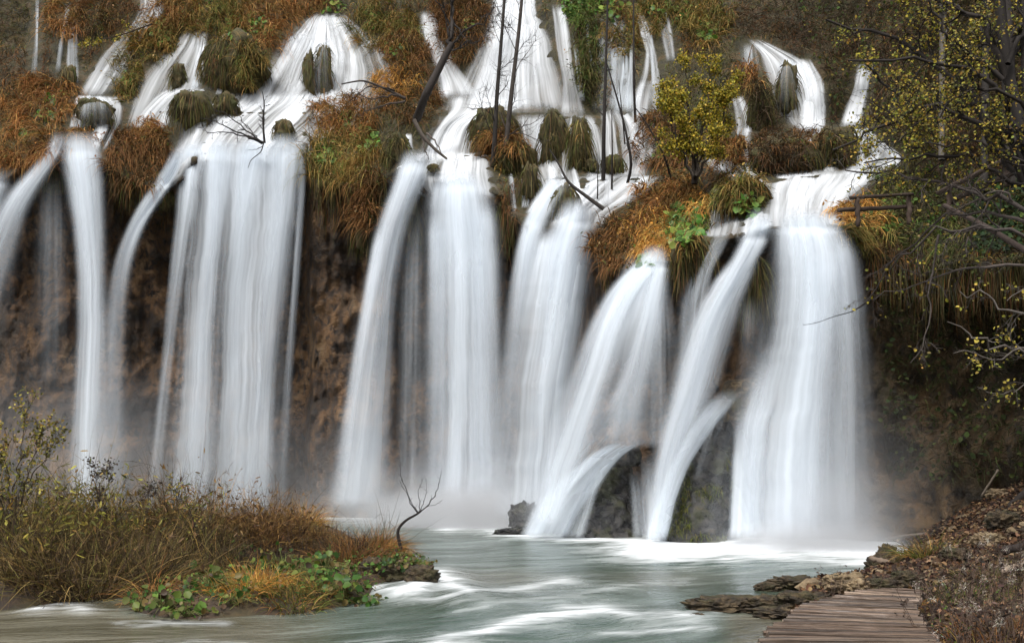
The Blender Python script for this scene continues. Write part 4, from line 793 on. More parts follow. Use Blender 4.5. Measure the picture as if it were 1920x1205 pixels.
# ------------------------------------------------------------------ boardwalk and rails
M_WOOD = None
def mat_wood():
    m, t, out = newmat('weathered_wood')
    a = nd(t, 'ShaderNodeAttribute', attribute_name='col'); g = nd(t, 'ShaderNodeAttribute', attribute_name='flow')
    def st(sc):
        mp = t.nodes.new('ShaderNodeMapping'); mp.inputs['Scale'].default_value = sc; t.links.new(g.outputs['Vector'], mp.inputs['Vector']); return noise(t, 1, 5, .65, mp.outputs[0], .3)
    n = st((1.2, 28, 28)); n2 = st((2.5, 5, 5))
    c = mixc(t, 1, a.outputs['Color'], ramp(t, [(.3, (.35,)*3), (.7, (1.5,)*3)], n), 'MULTIPLY')
    c = mixc(t, math2(t, 'MULTIPLY', ramp(t, [(.52, (0,)*3), (.66, (1,)*3)], n2), .55), c, (.035, .022, .018))
    p = nd(t, 'ShaderNodeBsdfPrincipled'); t.links.new(c, p.inputs['Base Color']); t.links.new(ramp(t, [(.4, (.42,)*3), (.65, (.8,)*3)], n2), p.inputs['Roughness'])
    t.links.new(bump(t, n, .8, .02), p.inputs['Normal']); t.links.new(p.outputs[0], out.inputs[0]); return m
M_WOOD = mat_wood()
def beam(name, a, b, w, h, parent, col, seed, cuts=8, jit=.006, mat=None):
    rng = np.random.default_rng(seed); a, b = np.array(a, float), np.array(b, float); d = b - a; L = np.linalg.norm(d); d /= L
    up = np.array([0, 0, 1.]) if abs(d[2]) < .8 else np.array([0, 1., 0]); s = np.cross(up, d); s /= np.linalg.norm(s); u = np.cross(d, s); e = min(w, h) * .14
    prof = [(-w/2+e, -h/2), (w/2-e, -h/2), (w/2, -h/2+e), (w/2, h/2-e), (w/2-e, h/2), (-w/2+e, h/2), (-w/2, h/2-e), (-w/2, -h/2+e)]
    rings, uv = [], []
    off = rng.normal(size=(8, 2)) * jit * .5
    for k in range(cuts + 1):
        q = a + d * L * k / cuts; off = off * .8 + rng.normal(size=(8, 2)) * jit * .5
        for (x, y), o in zip(prof, off): rings.append(q + s * (x + o[0]) + u * (y + o[1])); uv.append((L * k / cuts + seed * 3.1, x + seed, y))
    V = np.array(rings); i = np.arange((cuts+1) * 8).reshape(cuts+1, 8)
    f = np.stack([i[:-1], np.roll(i[:-1], -1, 1), np.roll(i[1:], -1, 1), i[1:]], -1).reshape(-1, 4)
    c0 = np.array([[0, 3, 2, 1], [0, 7, 4, 3], [7, 6, 5, 4]]); c1 = i[-1][np.array([[0, 1, 2, 3], [0, 3, 4, 7], [4, 5, 6, 7]])]
    return mesh(name, V, np.concatenate([f, c0, c1]), mat or M_WOOD, parent, np.repeat(np.array(col)[None], len(V), 0), np.array(uv), smooth=False)
ZB = .55
LE = np.array([[7.4, 1.75], [8.6, 2.15], [9.6, 2.45], [10.6, 2.82], [11.6, 3.28], [12.4, 3.72], [13.1, 4.25], [13.7, 4.85], [14.0, 5.25]]); RE = np.array([[7.0, 3.35], [8.4, 3.75], [9.5, 4.02], [10.4, 4.28], [11.2, 4.55], [12, 4.83], [12.7, 5.12], [13.3, 5.42], [13.7, 5.62]])
bw = empty('boardwalk', (3.6, 11, ZB), 'curving boardwalk of weathered brown planks at the water edge', 'boardwalk')
rb = np.random.default_rng(3); NP = 74; tt = np.linspace(0, 1, NP); ui = np.linspace(0, 1, len(LE))
for k in range(NP):
    l = np.array([np.interp(tt[k], ui, LE[:, 1]), np.interp(tt[k], ui, LE[:, 0]), ZB]); r = np.array([np.interp(tt[k], ui, RE[:, 1]), np.interp(tt[k], ui, RE[:, 0]), ZB])
    d = (r - l) / np.linalg.norm(r - l); l = l - d * rb.uniform(0, .10); r = r + d * rb.uniform(0, .1); l[2] += rb.normal() * .009; r[2] += rb.normal() * .009
    kn = min(k, NP - 2); step = np.linalg.norm(np.array([np.interp(tt[kn+1], ui, LE[:, 1]) + np.interp(tt[kn+1], ui, RE[:, 1]), np.interp(tt[kn+1], ui, LE[:, 0]) + np.interp(tt[kn+1], ui, RE[:, 0])]) / 2 - np.array([np.interp(tt[kn], ui, LE[:, 1]) + np.interp(tt[kn], ui, RE[:, 1]), np.interp(tt[kn], ui, LE[:, 0]) + np.interp(tt[kn], ui, RE[:, 0])]) / 2)
    cc = np.array([(.12, .080, .054), (.16, .108, .074), (.08, .058, .045), (.21, .15, .105)][rb.integers(4)]) * rb.uniform(.45, 1.35)
    beam('plank', l, r, step * rb.uniform(.62, .86), .05, bw, cc, k, 10, .006)
for E, o_ in ((LE, .25), (RE, -.25)):
    for a, b in zip(E[:-1:2], E[2::2]): beam('joist', (a[1] + o_, a[0], ZB - .11), (b[1] + o_, b[0], ZB - .11), .1, .14, bw, (.09, .06, .05), int(a[0] * 9))
def log(name, a, b, r, parent, col=(.06, .042, .032), seed=0):
    rng = np.random.default_rng(seed); n = 10; a, b = np.array(a), np.array(b)
    pts = a + (b - a) * np.linspace(0, 1, n)[:, None] + rng.normal(size=(n, 3)) * r * .15
    rad = r * (1 + .1 * rng.normal(size=n)); pts = np.concatenate([[pts[0] - (b-a)*1e-4], pts, [pts[-1] + (b-a)*1e-4]]); rad = np.concatenate([[.001], rad, [.001]])
    v, f, c = tubes([(pts, rad)], col, rng, 8); return mesh(name, v, f, M_TWIG, parent, c)
rl = empty('railing', P(1640, 420, 30.0), 'short wooden log railing beside the top of the broad fall', 'railing')
log('rail', P(1594, 371, 30.0), P(1712, 364, 30.6), .05, rl, seed=1); log('rail', P(1572, 394, 30.2), P(1712, 388, 30.8), .065, rl, seed=2)
log('post', P(1607, 372, 30.1), P(1609, 425, 30.1), .075, rl, seed=3); log('post', P(1704, 364, 30.7), P(1704, 420, 30.7), .075, rl, seed=4)
rl = empty('railing', P(1830, 390, 27.0), 'slanting log handrail climbing the wooded slope under the branches', 'railing')
log('rail', P(1759, 362, 28.4), P(1960, 262, 24.0), .08, rl, seed=5); log('rail', P(1782, 378, 28.2), P(1960, 296, 24.0), .07, rl, seed=6)
log('post', P(1780, 348, 28.0), P(1780, 400, 28.0), .075, rl, seed=7); log('post', P(1888, 296, 25.6), P(1888, 350, 25.6), .075, rl, seed=8)

# ------------------------------------------------------------------ trees and saplings
BARK_D, BARK_G, BARK_B = (0.040, 0.032, 0.028), (0.10, 0.088, 0.078), (0.06, 0.042, 0.032)
def guide(pp, Y):
    """picture polyline -> world polyline; Y a number or one per point"""
    Y = np.broadcast_to(Y, (len(pp),)); return np.array([P(a, b, y) for (a, b), y in zip(pp, Y)])
def rooted(pp, dy=.25):
    """a stem standing on the cliff surface: its foot runs a little into the ground"""
    y0 = float(gsample(YSURF, *pp[0])); y = np.full(len(pp), y0 - dy); y[0] = y0 + .35
    return guide(pp, y)
def tree(name, label, cat, trunk, limbs, seed, grp=None, tr=(.12, .03), bark=BARK_D, leaf=None, lpal=None, leafn=0, lsize=(.10, .18), kids=5, depth=2, klen=.5, wob=.2, upb=0.0, grav=0., tcol=None, spread=.9, start_=.25):
    rng = np.random.default_rng(seed); base = np.array(trunk[0]); o = empty(name, base, label, cat, grp)
    t = smooth_line(trunk, 16); v, f, c = tubes([(t, np.linspace(tr[0], tr[1], 16))], bark, rng, 8); mesh('trunk', v, f, M_TWIG, o, c)
    lines, tips = [], []
    for pts, r0, L in limbs:
        q = smooth_line(pts, 14); q[1:] += rng.normal(size=(13, 3)) * .03 * L; rad = np.linspace(r0, r0 * .25, 14); lines.append((q, rad))
        sidekids(q, rad, L, depth, rng, lines, tips, kids, spread, grav, wob, upb, klen, .15)
    if not limbs: sidekids(t, np.linspace(tr[0], tr[1], 16) * (.4 if start_ < .2 else 1), np.linalg.norm(t[-1] - t[0]) * klen * 1.6, depth, rng, lines, tips, kids, spread, grav, wob, upb, .5 if start_ < .2 else klen, start_)
    v, f, c = tubes(lines, bark, rng, 5); mesh('branches', v, f, M_TWIG, o, c)
    if leafn and tips:
        tp = np.array([p for p, _ in tips]); idx = rng.integers(0, len(tp), leafn); q = tp[idx] + rng.normal(size=(leafn, 3)) * (.11 if cat == 'tree' and leafn > 3000 else .05)
        if leaf: keep = leaf(q, rng); q = q[keep]
        n = len(q); vb = leafset(q, np.array([0, -.6, .5]) + rng.normal(size=(n, 3)) * .7, rng.uniform(*lsize, n), palette(rng, n, lpal), rng, .75)
        mesh('leaves', vb[0], vb[1], M_LEAF, o, vb[2])
    return o
YEL = [(0.34, 0.29, 0.03), (0.46, 0.36, 0.055), (0.20, 0.20, 0.03), (0.12, 0.13, 0.022), (0.38, 0.24, 0.045), (0.15, 0.12, 0.03)]
YG = [(0.46, 0.37, 0.035), (0.34, 0.29, 0.03), (0.20, 0.18, 0.024), (0.52, 0.36, 0.05), (0.10, 0.10, 0.016)]
tree('bare_tree', 'slender bare tree, darker of the pair before the tall fall', 'tree', rooted([(923, 318), (926, 300), (930, 200), (938, 100), (946, 0), (950, -90)]), [], 1, 'slender trees in the falls', (.125, .05), (.035, .03, .026), kids=13, depth=2, klen=.30, upb=.12, wob=.22, start_=.1)
tree('bare_tree', 'slender bare tree with paler stem in front of the tall fall', 'tree', rooted([(944, 304), (948, 285), (954, 220), (962, 150), (974, 50), (986, -90)]), [], 2, 'slender trees in the falls', (.135, .06), (.06, .05, .043), kids=13, depth=2, klen=.30, upb=.1, wob=.22, start_=.1)
tree('leaning_tree', 'dark trunk leaning right out of the brush heap', 'tree', guide([(782, 222), (798, 178), (815, 145), (835, 105), (848, 82)], [49.5, 47.9, 48, 48, 48]), [(guide([(846, 85), (850, 50), (846, 0), (840, -50)], 48), .12, 3), (guide([(846, 86), (870, 60), (905, 40), (930, 5)], 48), .07, 2.5), (guide([(846, 86), (842, 40), (820, 0)], 48), .08, 2.5), (guide([(838, 100), (880, 80), (920, 70)], 48), .05, 2)], 3, None, (.23, .15), (.03, .025, .022), kids=7, depth=2, klen=.55)
tree('yellow_bush', 'yellow leaved bushy tree with many stems on the central right bank', 'tree', guide([(1302, 345), (1304, 300), (1310, 260)], 38.5),
     [(guide([(1302, 335), (1275, 270), (1250, 200), (1240, 140)], 38.3), .06, 2.0), (guide([(1303, 330), (1290, 250), (1285, 170), (1290, 110)], 38.2), .07, 2.0), (guide([(1305, 330), (1318, 250), (1325, 170), (1328, 105)], 38.1), .07, 2.0), (guide([(1306, 335), (1340, 270), (1362, 210), (1375, 150)], 38.3), .06, 2.0), (guide([(1306, 330), (1330, 240), (1350, 180)], 37.9), .05, 1.7), (guide([(1300, 330), (1265, 250), (1262, 190)], 37.8), .05, 1.7)],
     4, None, (.12, .08), (.045, .036, .028), None, YG, 11000, (.06, .12), 10, 2, .42, upb=.1)
for k, (pp, lab, r0, kd) in enumerate([([(1131, 345), (1132, 250), (1136, 120), (1140, -20)], 'straight dark sapling, tallest of the group in the rapids', .10, 3), ([(1147, 365), (1148, 290), (1147, 205)], 'short stiff dead stem beside the tallest sapling', .05, 2), ([(1174, 352), (1186, 310), (1178, 270), (1170, 230), (1150, 160), (1138, 120)], 'crooked sapling with a bent foot in the white water', .07, 5),
        ([(1192, 245), (1188, 150), (1188, 0), (1189, -60)], 'thin straight sapling left of the yellow bush', .07, 3), ([(1120, 385), (1121, 330), (1119, 285)], 'short broken stick standing in the white apron', .035, 2), ([(1173, 282), (1165, 200), (1160, 150)], 'slim leaning sapling between the crooked and the straight one', .04, 3), ([(1262, 345), (1245, 290), (1215, 235), (1190, 200)], 'dark bent stem leaning left out of the russet thicket', .05, 6)]):
    tree('sapling', lab, 'sapling', rooted(pp, .45), [], 20 + k, 'saplings in the rapids', (r0, r0 * .35), (.032, .027, .024), kids=kd, depth=1, klen=.2, upb=.2)
tree('dead_branch', 'long dark dead branch lying across the white apron', 'branch', guide([(1132, 392), (1095, 365), (1062, 340), (1050, 310), (1030, 280)], 36.6), [], 30, 'dead branches in the falls', (.08, .02), (.035, .03, .027), kids=6, depth=1, klen=.25)
tree('dead_branch', 'bleached forked dead branch at the edge of the central fall', 'branch', guide([(776, 225), (792, 255), (815, 280), (838, 298)], 44.2), [(guide([(790, 250), (795, 275), (803, 297)], 44.2), .06, .8), (guide([(800, 250), (815, 265), (830, 290)], 44.1), .05, .8)], 31, 'dead branches in the falls', (.10, .05), (.11, .09, .075), kids=3, depth=1, klen=.3)
tree('dead_branch', 'bare twiggy branches spilling left from the brush heap', 'branch', guide([(760, 185), (720, 165), (680, 150), (640, 158)], 46.5), [(guide([(750, 180), (700, 185), (650, 178)], 46.5), .05, 1.5), (guide([(760, 190), (710, 200), (670, 215)], 46.4), .05, 1.5), (guide([(740, 170), (690, 160), (655, 190)], 46.4), .04, 1.4)], 32, 'dead branches in the falls', (.07, .03), (.045, .036, .03), kids=6, depth=2, klen=.45)
tree('bare_bush', 'leafless dark bush sprawling left over the many stranded veil', 'bush', guide([(492, 268), (480, 262), (465, 255)], 47), [(guide([(490, 266), (450, 250), (410, 232), (375, 222)], 47), .05, 1.6), (guide([(490, 266), (455, 240), (420, 212), (400, 200)], 46.9), .045, 1.5), (guide([(485, 262), (440, 252), (400, 248), (372, 240)], 46.8), .04, 1.4), (guide([(488, 264), (460, 235), (440, 205)], 46.9), .035, 1.3)], 33, None, (.08, .05), (.03, .026, .024), kids=6, depth=2, klen=.4)
tree('bare_bush', 'small upright leafless bush growing out of the white pool', 'bush', guide([(496, 268), (494, 245), (493, 225), (496, 195), (492, 172)], 46.6), [], 34, None, (.06, .02), (.03, .026, .024), kids=10, depth=2, klen=.35, upb=.2)
tree('twig', 'thin overhanging twig with a few yellow leaves at upper left', 'branch', guide([(285, 45), (240, 62), (205, 72), (160, 82)], 47), [], 35, None, (.035, .01), BARK_B, None, YEL, 260, (.08, .14), 8, 2, .35)
tree('twig', 'drooping rootlets hanging below the sprawling leafless bush', 'branch', guide([(495, 265), (490, 285), (470, 300), (465, 315)], 46.4), [(guide([(492, 275), (480, 280), (462, 282)], 46.4), .02, .6)], 36, None, (.03, .012), BARK_D, kids=5, depth=1, klen=.5)

# the big trees on the wooded right slope
YT_ = 23.0
tree('slope_tree', 'large half bare tree with yellow leaves leaning over the upper right falls', 'tree', guide([(2030, 820), (1990, 600), (1960, 420), (1915, 250), (1880, 100), (1868, -120)], [22, 22, 22, 22.6, 23, 23.4]), [
  (guide([(1950, 380), (1850, 225), (1760, 125), (1650, 62), (1545, 30)], [22.2, 22.6, 23, 23, 23]), .10, 3.2), (guide([(1930, 330), (1860, 205), (1775, 200), (1690, 190), (1610, 108)], [22.2, 22.4, 22.6, 22.8, 23]), .08, 2.8),
  (guide([(1950, 330), (1850, 128), (1770, 120), (1700, 115), (1595, 115)], [22.4, 22, 22, 22, 22.2]), .08, 2.8), (guide([(1960, 410), (1855, 232), (1760, 205), (1650, 225), (1570, 285)], [22, 21.6, 21.6, 21.8, 22]), .09, 3.0),
  (guide([(1900, 180), (1840, 40), (1740, -10), (1620, -30)], 22.8), .08, 3.0), (guide([(1890, 120), (1930, 20), (1960, -60)], 22.6), .07, 2.5), (guide([(1955, 360), (1800, 290), (1700, 300), (1610, 310)], [22, 21.4, 21.3, 21.4]), .06, 2.8), (guide([(1880, 150), (1780, 60), (1720, -20)], 22.2), .06, 2.6),
  (guide([(1985, 250), (1900, 180), (1820, 170), (1720, 245), (1655, 260)], [21, 21, 21, 21.2, 21.4]), .05, 2.6), (guide([(1990, 330), (1900, 290), (1800, 262), (1740, 270)], [20.6, 20.8, 21, 21]), .05, 2.4)], 41, None, (.17, .11), (.028, .023, .02), lambda q, r: r.uniform(0, 1, len(q)) < .85, YEL, 8500, (.04, .085), 11, 3, .40, wob=.25, grav=.05)
tree('slope_tree', 'second half bare tree whose limbs arch down before the dark rock wall', 'tree', guide([(2060, 860), (2020, 640), (1990, 470), (1960, 300), (1965, 60)], 20.5), [
  (guide([(1990, 450), (1870, 390), (1770, 400), (1690, 470), (1640, 545), (1600, 590)], [20.5, 21.5, 22.5, 23.5, 24.5, 25]), .045, 2.6), (guide([(1995, 470), (1890, 505), (1800, 500), (1720, 530), (1640, 570)], [20.5, 21, 22, 23, 24]), .04, 2.4),
  (guide([(1985, 430), (1850, 440), (1760, 430), (1690, 480), (1660, 520)], [20.4, 21, 21.5, 22, 22.5]), .05, 2.2), (guide([(1980, 400), (1860, 375), (1770, 335), (1650, 330), (1590, 320)], [20.4, 21, 21.5, 22, 22]), .06, 2.6), (guide([(1760, 440), (1745, 520), (1742, 600), (1715, 680)], [22, 22, 22, 22]), .03, 1.2)], 42, None, (.24, .15), (.085, .07, .062), lambda q, r: r.uniform(0, 1, len(q)) < .3, YEL, 500, (.06, .11), 13, 2, .45, wob=.28, grav=.5)
tree('slope_tree', 'low tree with sparse bright yellow leaves over the shaded cliff', 'tree', guide([(2080, 900), (2040, 760), (2010, 640), (1990, 540)], 17.5), [
  (guide([(2010, 640), (1930, 590), (1860, 560), (1800, 548)], [17.5, 18, 18.5, 19]), .035, 1.7), (guide([(2015, 660), (1930, 655), (1850, 640), (1780, 605)], [17.5, 18, 18, 18]), .04, 1.7), (guide([(2020, 690), (1940, 660), (1870, 672), (1790, 655)], [17.5, 17.8, 18, 18]), .035, 1.5), (guide([(2030, 720), (1950, 700), (1900, 735), (1850, 736)], 17.6), .025, 1.0), (guide([(2000, 600), (1940, 530), (1890, 560)], 17.8), .03, 1.3)], 43, None, (.16, .08), (.11, .095, .082), lambda q, r: r.uniform(0, 1, len(q)) < .6, [(0.44, 0.36, 0.06), (0.38, 0.30, 0.05), (0.30, 0.29, 0.05)], 380, (.045, .085), 9, 2, .42, wob=.3, grav=.1)
tree('fallen_trunk', 'fallen bare trunk slanting down through the ivy', 'log', guide([(1770, 385), (1850, 425), (1935, 478), (1990, 510)], [27, 26, 25, 24.5]), [], 44, None, (.06, .085), (.05, .036, .03), kids=4, depth=1, klen=.15)
tree('dead_branch', 'single dark twig reaching out over the broad pale fall', 'branch', guide([(1635, 560), (1600, 584), (1565, 592), (1530, 606), (1506, 609)], 27.5), [], 45, 'dead branches in the falls', (.02, .007), (.02, .018, .018), kids=3, depth=1, klen=.2)
for k in range(4):
    x0, x1, y0 = [(1900, 1885, 380), (1845, 1850, 360), (1765, 1768, 300), (1935, 1920, 420)][k]
    tree('back_tree', ['thick dark trunk standing behind the yellow leaves', 'thin dark trunk beside the thick one on the slope', 'pale narrow trunk behind the yellow leaves', 'dark trunk at the picture edge above the handrail'][k], 'tree', guide([(x0, y0), ((x0 + x1) / 2, y0 / 2), (x1, -60), (x1 - 10, -200)], [31, 31.5, 32, 32]), [], 50 + k, 'trunks on the slope', ([.28, .12, .09, .22][k], .1), [(.03, .025, .022), (.035, .03, .026), (.13, .115, .10), (.03, .025, .022)][k], None, YEL, [500, 400, 400, 300][k], (.08, .15), 8, 2, .3)

# ------------------------------------------------------------------ foreground thicket, islet plants
def land_z(x, y):
    fx = np.clip((np.asarray(x) - xs[0]) / .12, 0, len(xs) - 1).astype(int); fy = np.clip((np.asarray(y) - ys[0]) / .12, 0, len(ys) - 1).astype(int)
    return np.maximum(LZ[fy, fx], -.05)
TH = [(0.095, 0.062, 0.030), (0.07, 0.046, 0.025), (0.15, 0.10, 0.038), (0.045, 0.031, 0.02), (0.22, 0.15, 0.05), (0.13, 0.11, 0.03)]
def shrub(px, py, top, wpx, n, label, seed, pal=TH, leafn=0, lpal=None, wid=.013, lean=0.0, dep=1.0, name='shrub', grp='shrubs of the left thicket', fan=.55, leaftop=.45, lw=.28):
    rng = np.random.default_rng(seed + 900); b = G(px, py); Y = b[1]; h = CZ + (HY - top) * Y / F - .1; rw = wpx / 2 * Y / F
    a = rng.uniform(0, 2*np.pi, n); r = np.sqrt(rng.uniform(0, 1, n)); x = b[0] + rw * r * np.cos(a); y = Y + .3 + rw * dep * (r * np.sin(a)) + rw * dep * .6
    pts = np.stack([x, y, land_z(x, y)], 1); o = empty(name, (b[0], Y + rw * dep * .6, 0), label, 'shrub', grp)
    d = np.stack([np.cos(a) * r * fan + lean, np.sin(a) * r * fan - .1, np.ones(n)], 1) + rng.normal(size=(n, 3)) * .32 + [-.18 * (name == 'shrub'), 0, 0]
    hh = h * (rng.uniform(.3, 1.1, n) + .35 * (rng.uniform(size=n) > .95)) * (1.12 - .45 * r ** 2)
    if name == 'shrub':
        cn = fbm(x * 1.3, y * 1.3, 0, 3, 17); ca = fbm(x * .9, y * .9, 5, 2, 19) * 14; hh = hh * (.5 + .75 * sstep(.3, .7, cn)); d = d + np.stack([np.cos(ca), np.sin(ca), 0 * ca], 1) * .38
    vb = blades(pts, d, hh, wid, .6 if name == 'shrub' else .15, palette(rng, n, pal, None, .5) * ((.45 + 1.1 * fbm(x * 1.1, y * 1.1, 2, 2, 23))[:, None] if name == 'shrub' else 1), rng, 5, .75 if name == 'shrub' else .3)
    k = n // 2; sp = vb[0].reshape(n, -1, 3); j = rng.integers(0, n, k * 2); lv = rng.integers(2, 5, k * 2); st0 = sp[j, 2 * lv]
    v2 = blades(st0, rng.normal(size=(k * 2, 3)) + [0, -.2, .7], rng.uniform(.15, .5, k * 2), wid * .7, .3, palette(rng, k * 2, pal, None, .4), rng, 3, .5)
    V, Fq, Cc = join([vb, v2]); mesh('stems', V, Fq, M_TWIG, o, Cc)
    if leafn:
        j = rng.integers(0, n, leafn); lv = rng.choice([3, 4], leafn); q = sp[j, 2 * lv] + rng.normal(size=(leafn, 3)) * .03
        q = q[q[:, 2] > h * leaftop]; m = len(q); lf = leafset(q, rng.normal(size=(m, 3)) + [0, -.5, .4], rng.uniform(.08, .19, m), palette(rng, m, lpal), rng, lw, .05)
        mesh('leaves', lf[0], lf[1], M_LEAF, o, lf[2])
    return o
WIL = [(0.36, 0.32, 0.06), (0.15, 0.14, 0.03), (0.30, 0.20, 0.05), (0.10, 0.10, 0.025)]
DRYB = [(0.21, 0.12, 0.045), (0.28, 0.16, 0.05), (0.12, 0.07, 0.03), (0.09, 0.05, 0.025)]
for k, (px, py, top, w, n, lab, pal, ln, lp) in enumerate([
  (-60, 1120, 850, 260, 1500, 'dense brown willow thicket running off the left edge', TH, 1400, WIL), (60, 1132, 905, 220, 2000, 'tangled dark brown thicket low at the waterside', TH, 700, WIL), (110, 1090, 872, 220, 1800, 'willow shrub with yellow green narrow leaves', TH, 3200, WIL),
  (215, 1075, 878, 200, 1700, 'bushy willow with ochre leaf tips beside the yellow green one', TH, 2400, WIL + DRYB), (190, 1110, 950, 200, 1500, 'matted brown shrub drooping over the side channel', TH, 200, DRYB), (310, 1068, 892, 200, 1700, 'brown shrub with thin seed stalks before the veil', TH, 900, DRYB),
  (330, 1085, 960, 200, 1300, 'russet undergrowth shrub behind the single butterbur leaf', TH, 150, DRYB), (420, 1056, 918, 190, 1600, 'ochre topped shrub in the middle of the bank', DRYB, 1300, DRYB), (500, 1048, 938, 170, 1500, 'rusty grass like shrub beside the ochre one', DRYB, 700, DRYB),
  (570, 1044, 955, 140, 1300, 'thin stemmed shrub near the bank tip', TH, 300, DRYB), (635, 1034, 978, 90, 700, 'last low shrub at the tip of the bank', DRYB, 200, DRYB)]):
    shrub(px, py, top, w, n, lab, k, pal, ln, lp)
for k, (px, py, top, w, n, lab) in enumerate([(620, 1066, 985, 150, 220, 'stand of dark upright reeds in the middle of the islet'), (430, 1075, 985, 190, 260, 'thin dark reeds in the channel behind the leafy plants'), (720, 1040, 905, 50, 14, 'few tall bare stalks left of the little tree'), (560, 1062, 975, 120, 160, 'sparse dark reeds beside the rusty shrub')]):
    shrub(px, py, top, w, n, lab, 30 + k, [(0.035, 0.025, 0.018), (0.06, 0.04, 0.025)], 0, None, .016, 0, .5, 'reeds', 'dark reeds on the islet', .12)
def wispy(pp, Y, label, seed, kids, leafn, lp, r0=.03):
    return tree('bare_bush', label, 'bush', guide(pp[0], Y), [(guide(q, Y), r0 * .6, L) for q, L in pp[1]], seed, 'wispy bushes on the bank', (r0, r0 * .6), (.055, .04, .03), None, lp, leafn * 2, (.035, .07), kids + 4, 2, .4, upb=.3, wob=.16, spread=.55)
wispy(([(20, 1110), (25, 1000), (30, 930)], [([(25, 1000), (30, 880), (48, 790), (62, 735)], 1.3), ([(25, 1000), (55, 870), (88, 800)], 1.2), ([(22, 1010), (-10, 900), (-15, 820)], 1.2), ([(28, 950), (70, 880), (105, 822)], 1.0), ([(26, 980), (10, 880), (15, 800)], 1.0)]), 18.5, 'tall wispy willow with tiny leaves at the left edge', 61, 7, 700, WIL)
wispy(([(390, 1050), (370, 1000), (350, 940)], [([(385, 1040), (350, 950), (320, 905), (310, 880)], 1.0), ([(388, 1040), (345, 985), (322, 895)], .9)]), 22, 'bare bush arching up before the many stranded veil', 62, 5, 90, WIL, .02)
wispy(([(190, 1060), (188, 980), (186, 905)], [([(190, 1000), (180, 920), (178, 860)], .7), ([(190, 990), (200, 920), (207, 868)], .7), ([(190, 1000), (282, 920), (292, 872)], .7)]), 20, 'dark seed headed stalks rising from the thicket', 63, 4, 160, [(0.05, 0.035, 0.025)], .016)
# little bare tree on the islet
tree('bare_tree', 'little crooked bare tree on the tip of the islet', 'tree', guide([(752, 1030), (748, 1012), (744, 996), (750, 985), (764, 972), (780, 965), (790, 957)], 23.5), [
  (guide([(784, 962), (770, 945), (762, 918), (752, 895), (750, 866)], 23.5), .016, .35), (guide([(788, 958), (800, 950), (815, 930), (824, 905), (828, 882)], 23.5), .018, .35), (guide([(786, 960), (788, 940), (782, 922), (795, 895)], 23.5), .012, .3),
  (guide([(798, 950), (815, 946), (828, 938)], 23.5), .009, .2), (guide([(786, 960), (776, 950), (768, 935), (748, 900)], 23.5), .012, .3), (guide([(789, 956), (800, 925), (799, 900)], 23.5), .009, .25)], 71, None, (.045, .022), (.022, .018, .016), kids=5, depth=1, klen=.5, upb=.35, wob=.2)
def leafy(px, py, n, label, seed, size=(.12, .26), spread=.45, h=.4, pal=GREEN, Y=None, grp='butterbur plants on the islet', name='butterbur', zf=None):
    rng = np.random.default_rng(seed + 300); n = int(n * 1.7) if n > 6 else n; b = G(px, py) if Y is None else P(px, py, Y); z0 = float(land_z(b[0], b[1])) if zf is None else zf(b[0], b[1])
    o = empty(name, (b[0], b[1], z0), label, 'plant', grp); a = rng.uniform(0, 2*np.pi, n); r = np.sqrt(rng.uniform(0, 1, n)) * spread
    q = np.stack([b[0] + r*np.cos(a), b[1] + r*np.sin(a), z0 + h * rng.uniform(.1, 1.15, n) * (1.1 - .6 * r / spread)], 1)
    d = np.stack([np.cos(a) * .5, np.sin(a) * .5 - .45, np.ones(n) * .7], 1) + rng.normal(size=(n, 3)) * .45
    lf = leafset(q, d, rng.uniform(size[0] * .3, size[1] * .62, n), palette(rng, n, pal + ([(.16, .12, .035), (.10, .06, .03)] if grp.startswith('butterbur') else []), None, .4), rng, 1.05, .16); mesh('leaves', lf[0], lf[1], M_LEAF, o, lf[2] * .8)
    lines = [([[b[0] + rng.normal() * .05, b[1] + rng.normal() * .05, z0], (q[k] + [b[0], b[1], z0 + h*.6]) / 2, q[k]], [.007, .006, .004]) for k in range(n)]
    v, f, c = tubes(lines, (.12, .13, .04), rng, 3); mesh('stalks', v, f, M_TWIG, o, c); return o
for k, (px, py, n, lab, sz, sp, h) in enumerate([
 (262, 1145, 26, 'dark green butterbur at the upstream end of the islet', (.12, .24), .35, .4), (312, 1152, 34, 'pale veined butterbur leaning over the white foam line', (.12, .26), .45, .38), (352, 1158, 22, 'yellowing butterbur trailing into the water', (.12, .26), .4, .2), (395, 1140, 40, 'full green butterbur in the front of the islet', (.13, .26), .5, .5),
 (440, 1150, 24, 'low green butterbur beside the ochre grass', (.1, .2), .4, .25), (372, 1085, 4, 'single large pale butterbur leaf on a long stalk', (.32, .42), .22, .45), (560, 1118, 46, 'big shaded butterbur clump amid the reeds', (.13, .26), .6, .5), (610, 1105, 40, 'glossy butterbur behind the shaded clump', (.12, .24), .5, .55),
 (645, 1128, 44, 'bright butterbur with broad leaves near the rapids', (.14, .3), .45, .42), (685, 1130, 26, 'small butterbur at the water edge before the rapids', (.1, .22), .4, .2), (525, 1090, 34, 'butterbur behind the ochre grass', (.12, .22), .5, .5), (470, 1072, 26, 'distant butterbur by the channel', (.12, .24), .5, .45),
 (440, 1062, 20, 'small far butterbur next to the brown shrubs', (.12, .22), .4, .5), (745, 1056, 44, 'ivy like plant carpeting the mossy rock', (.08, .18), .5, .32), (775, 1058, 30, 'yellowish creeping plant around the little tree foot', (.08, .17), .5, .25), (600, 1078, 24, 'butterbur between the reeds and the russet grass', (.12, .22), .5, .4)]):
    tip = k in (13, 14); leafy(px, py + 8 * tip, n * (1 + tip), lab, k, sz, sp, h, Y=(19.6 if tip else None), zf=((lambda x, y: .28) if tip else None))
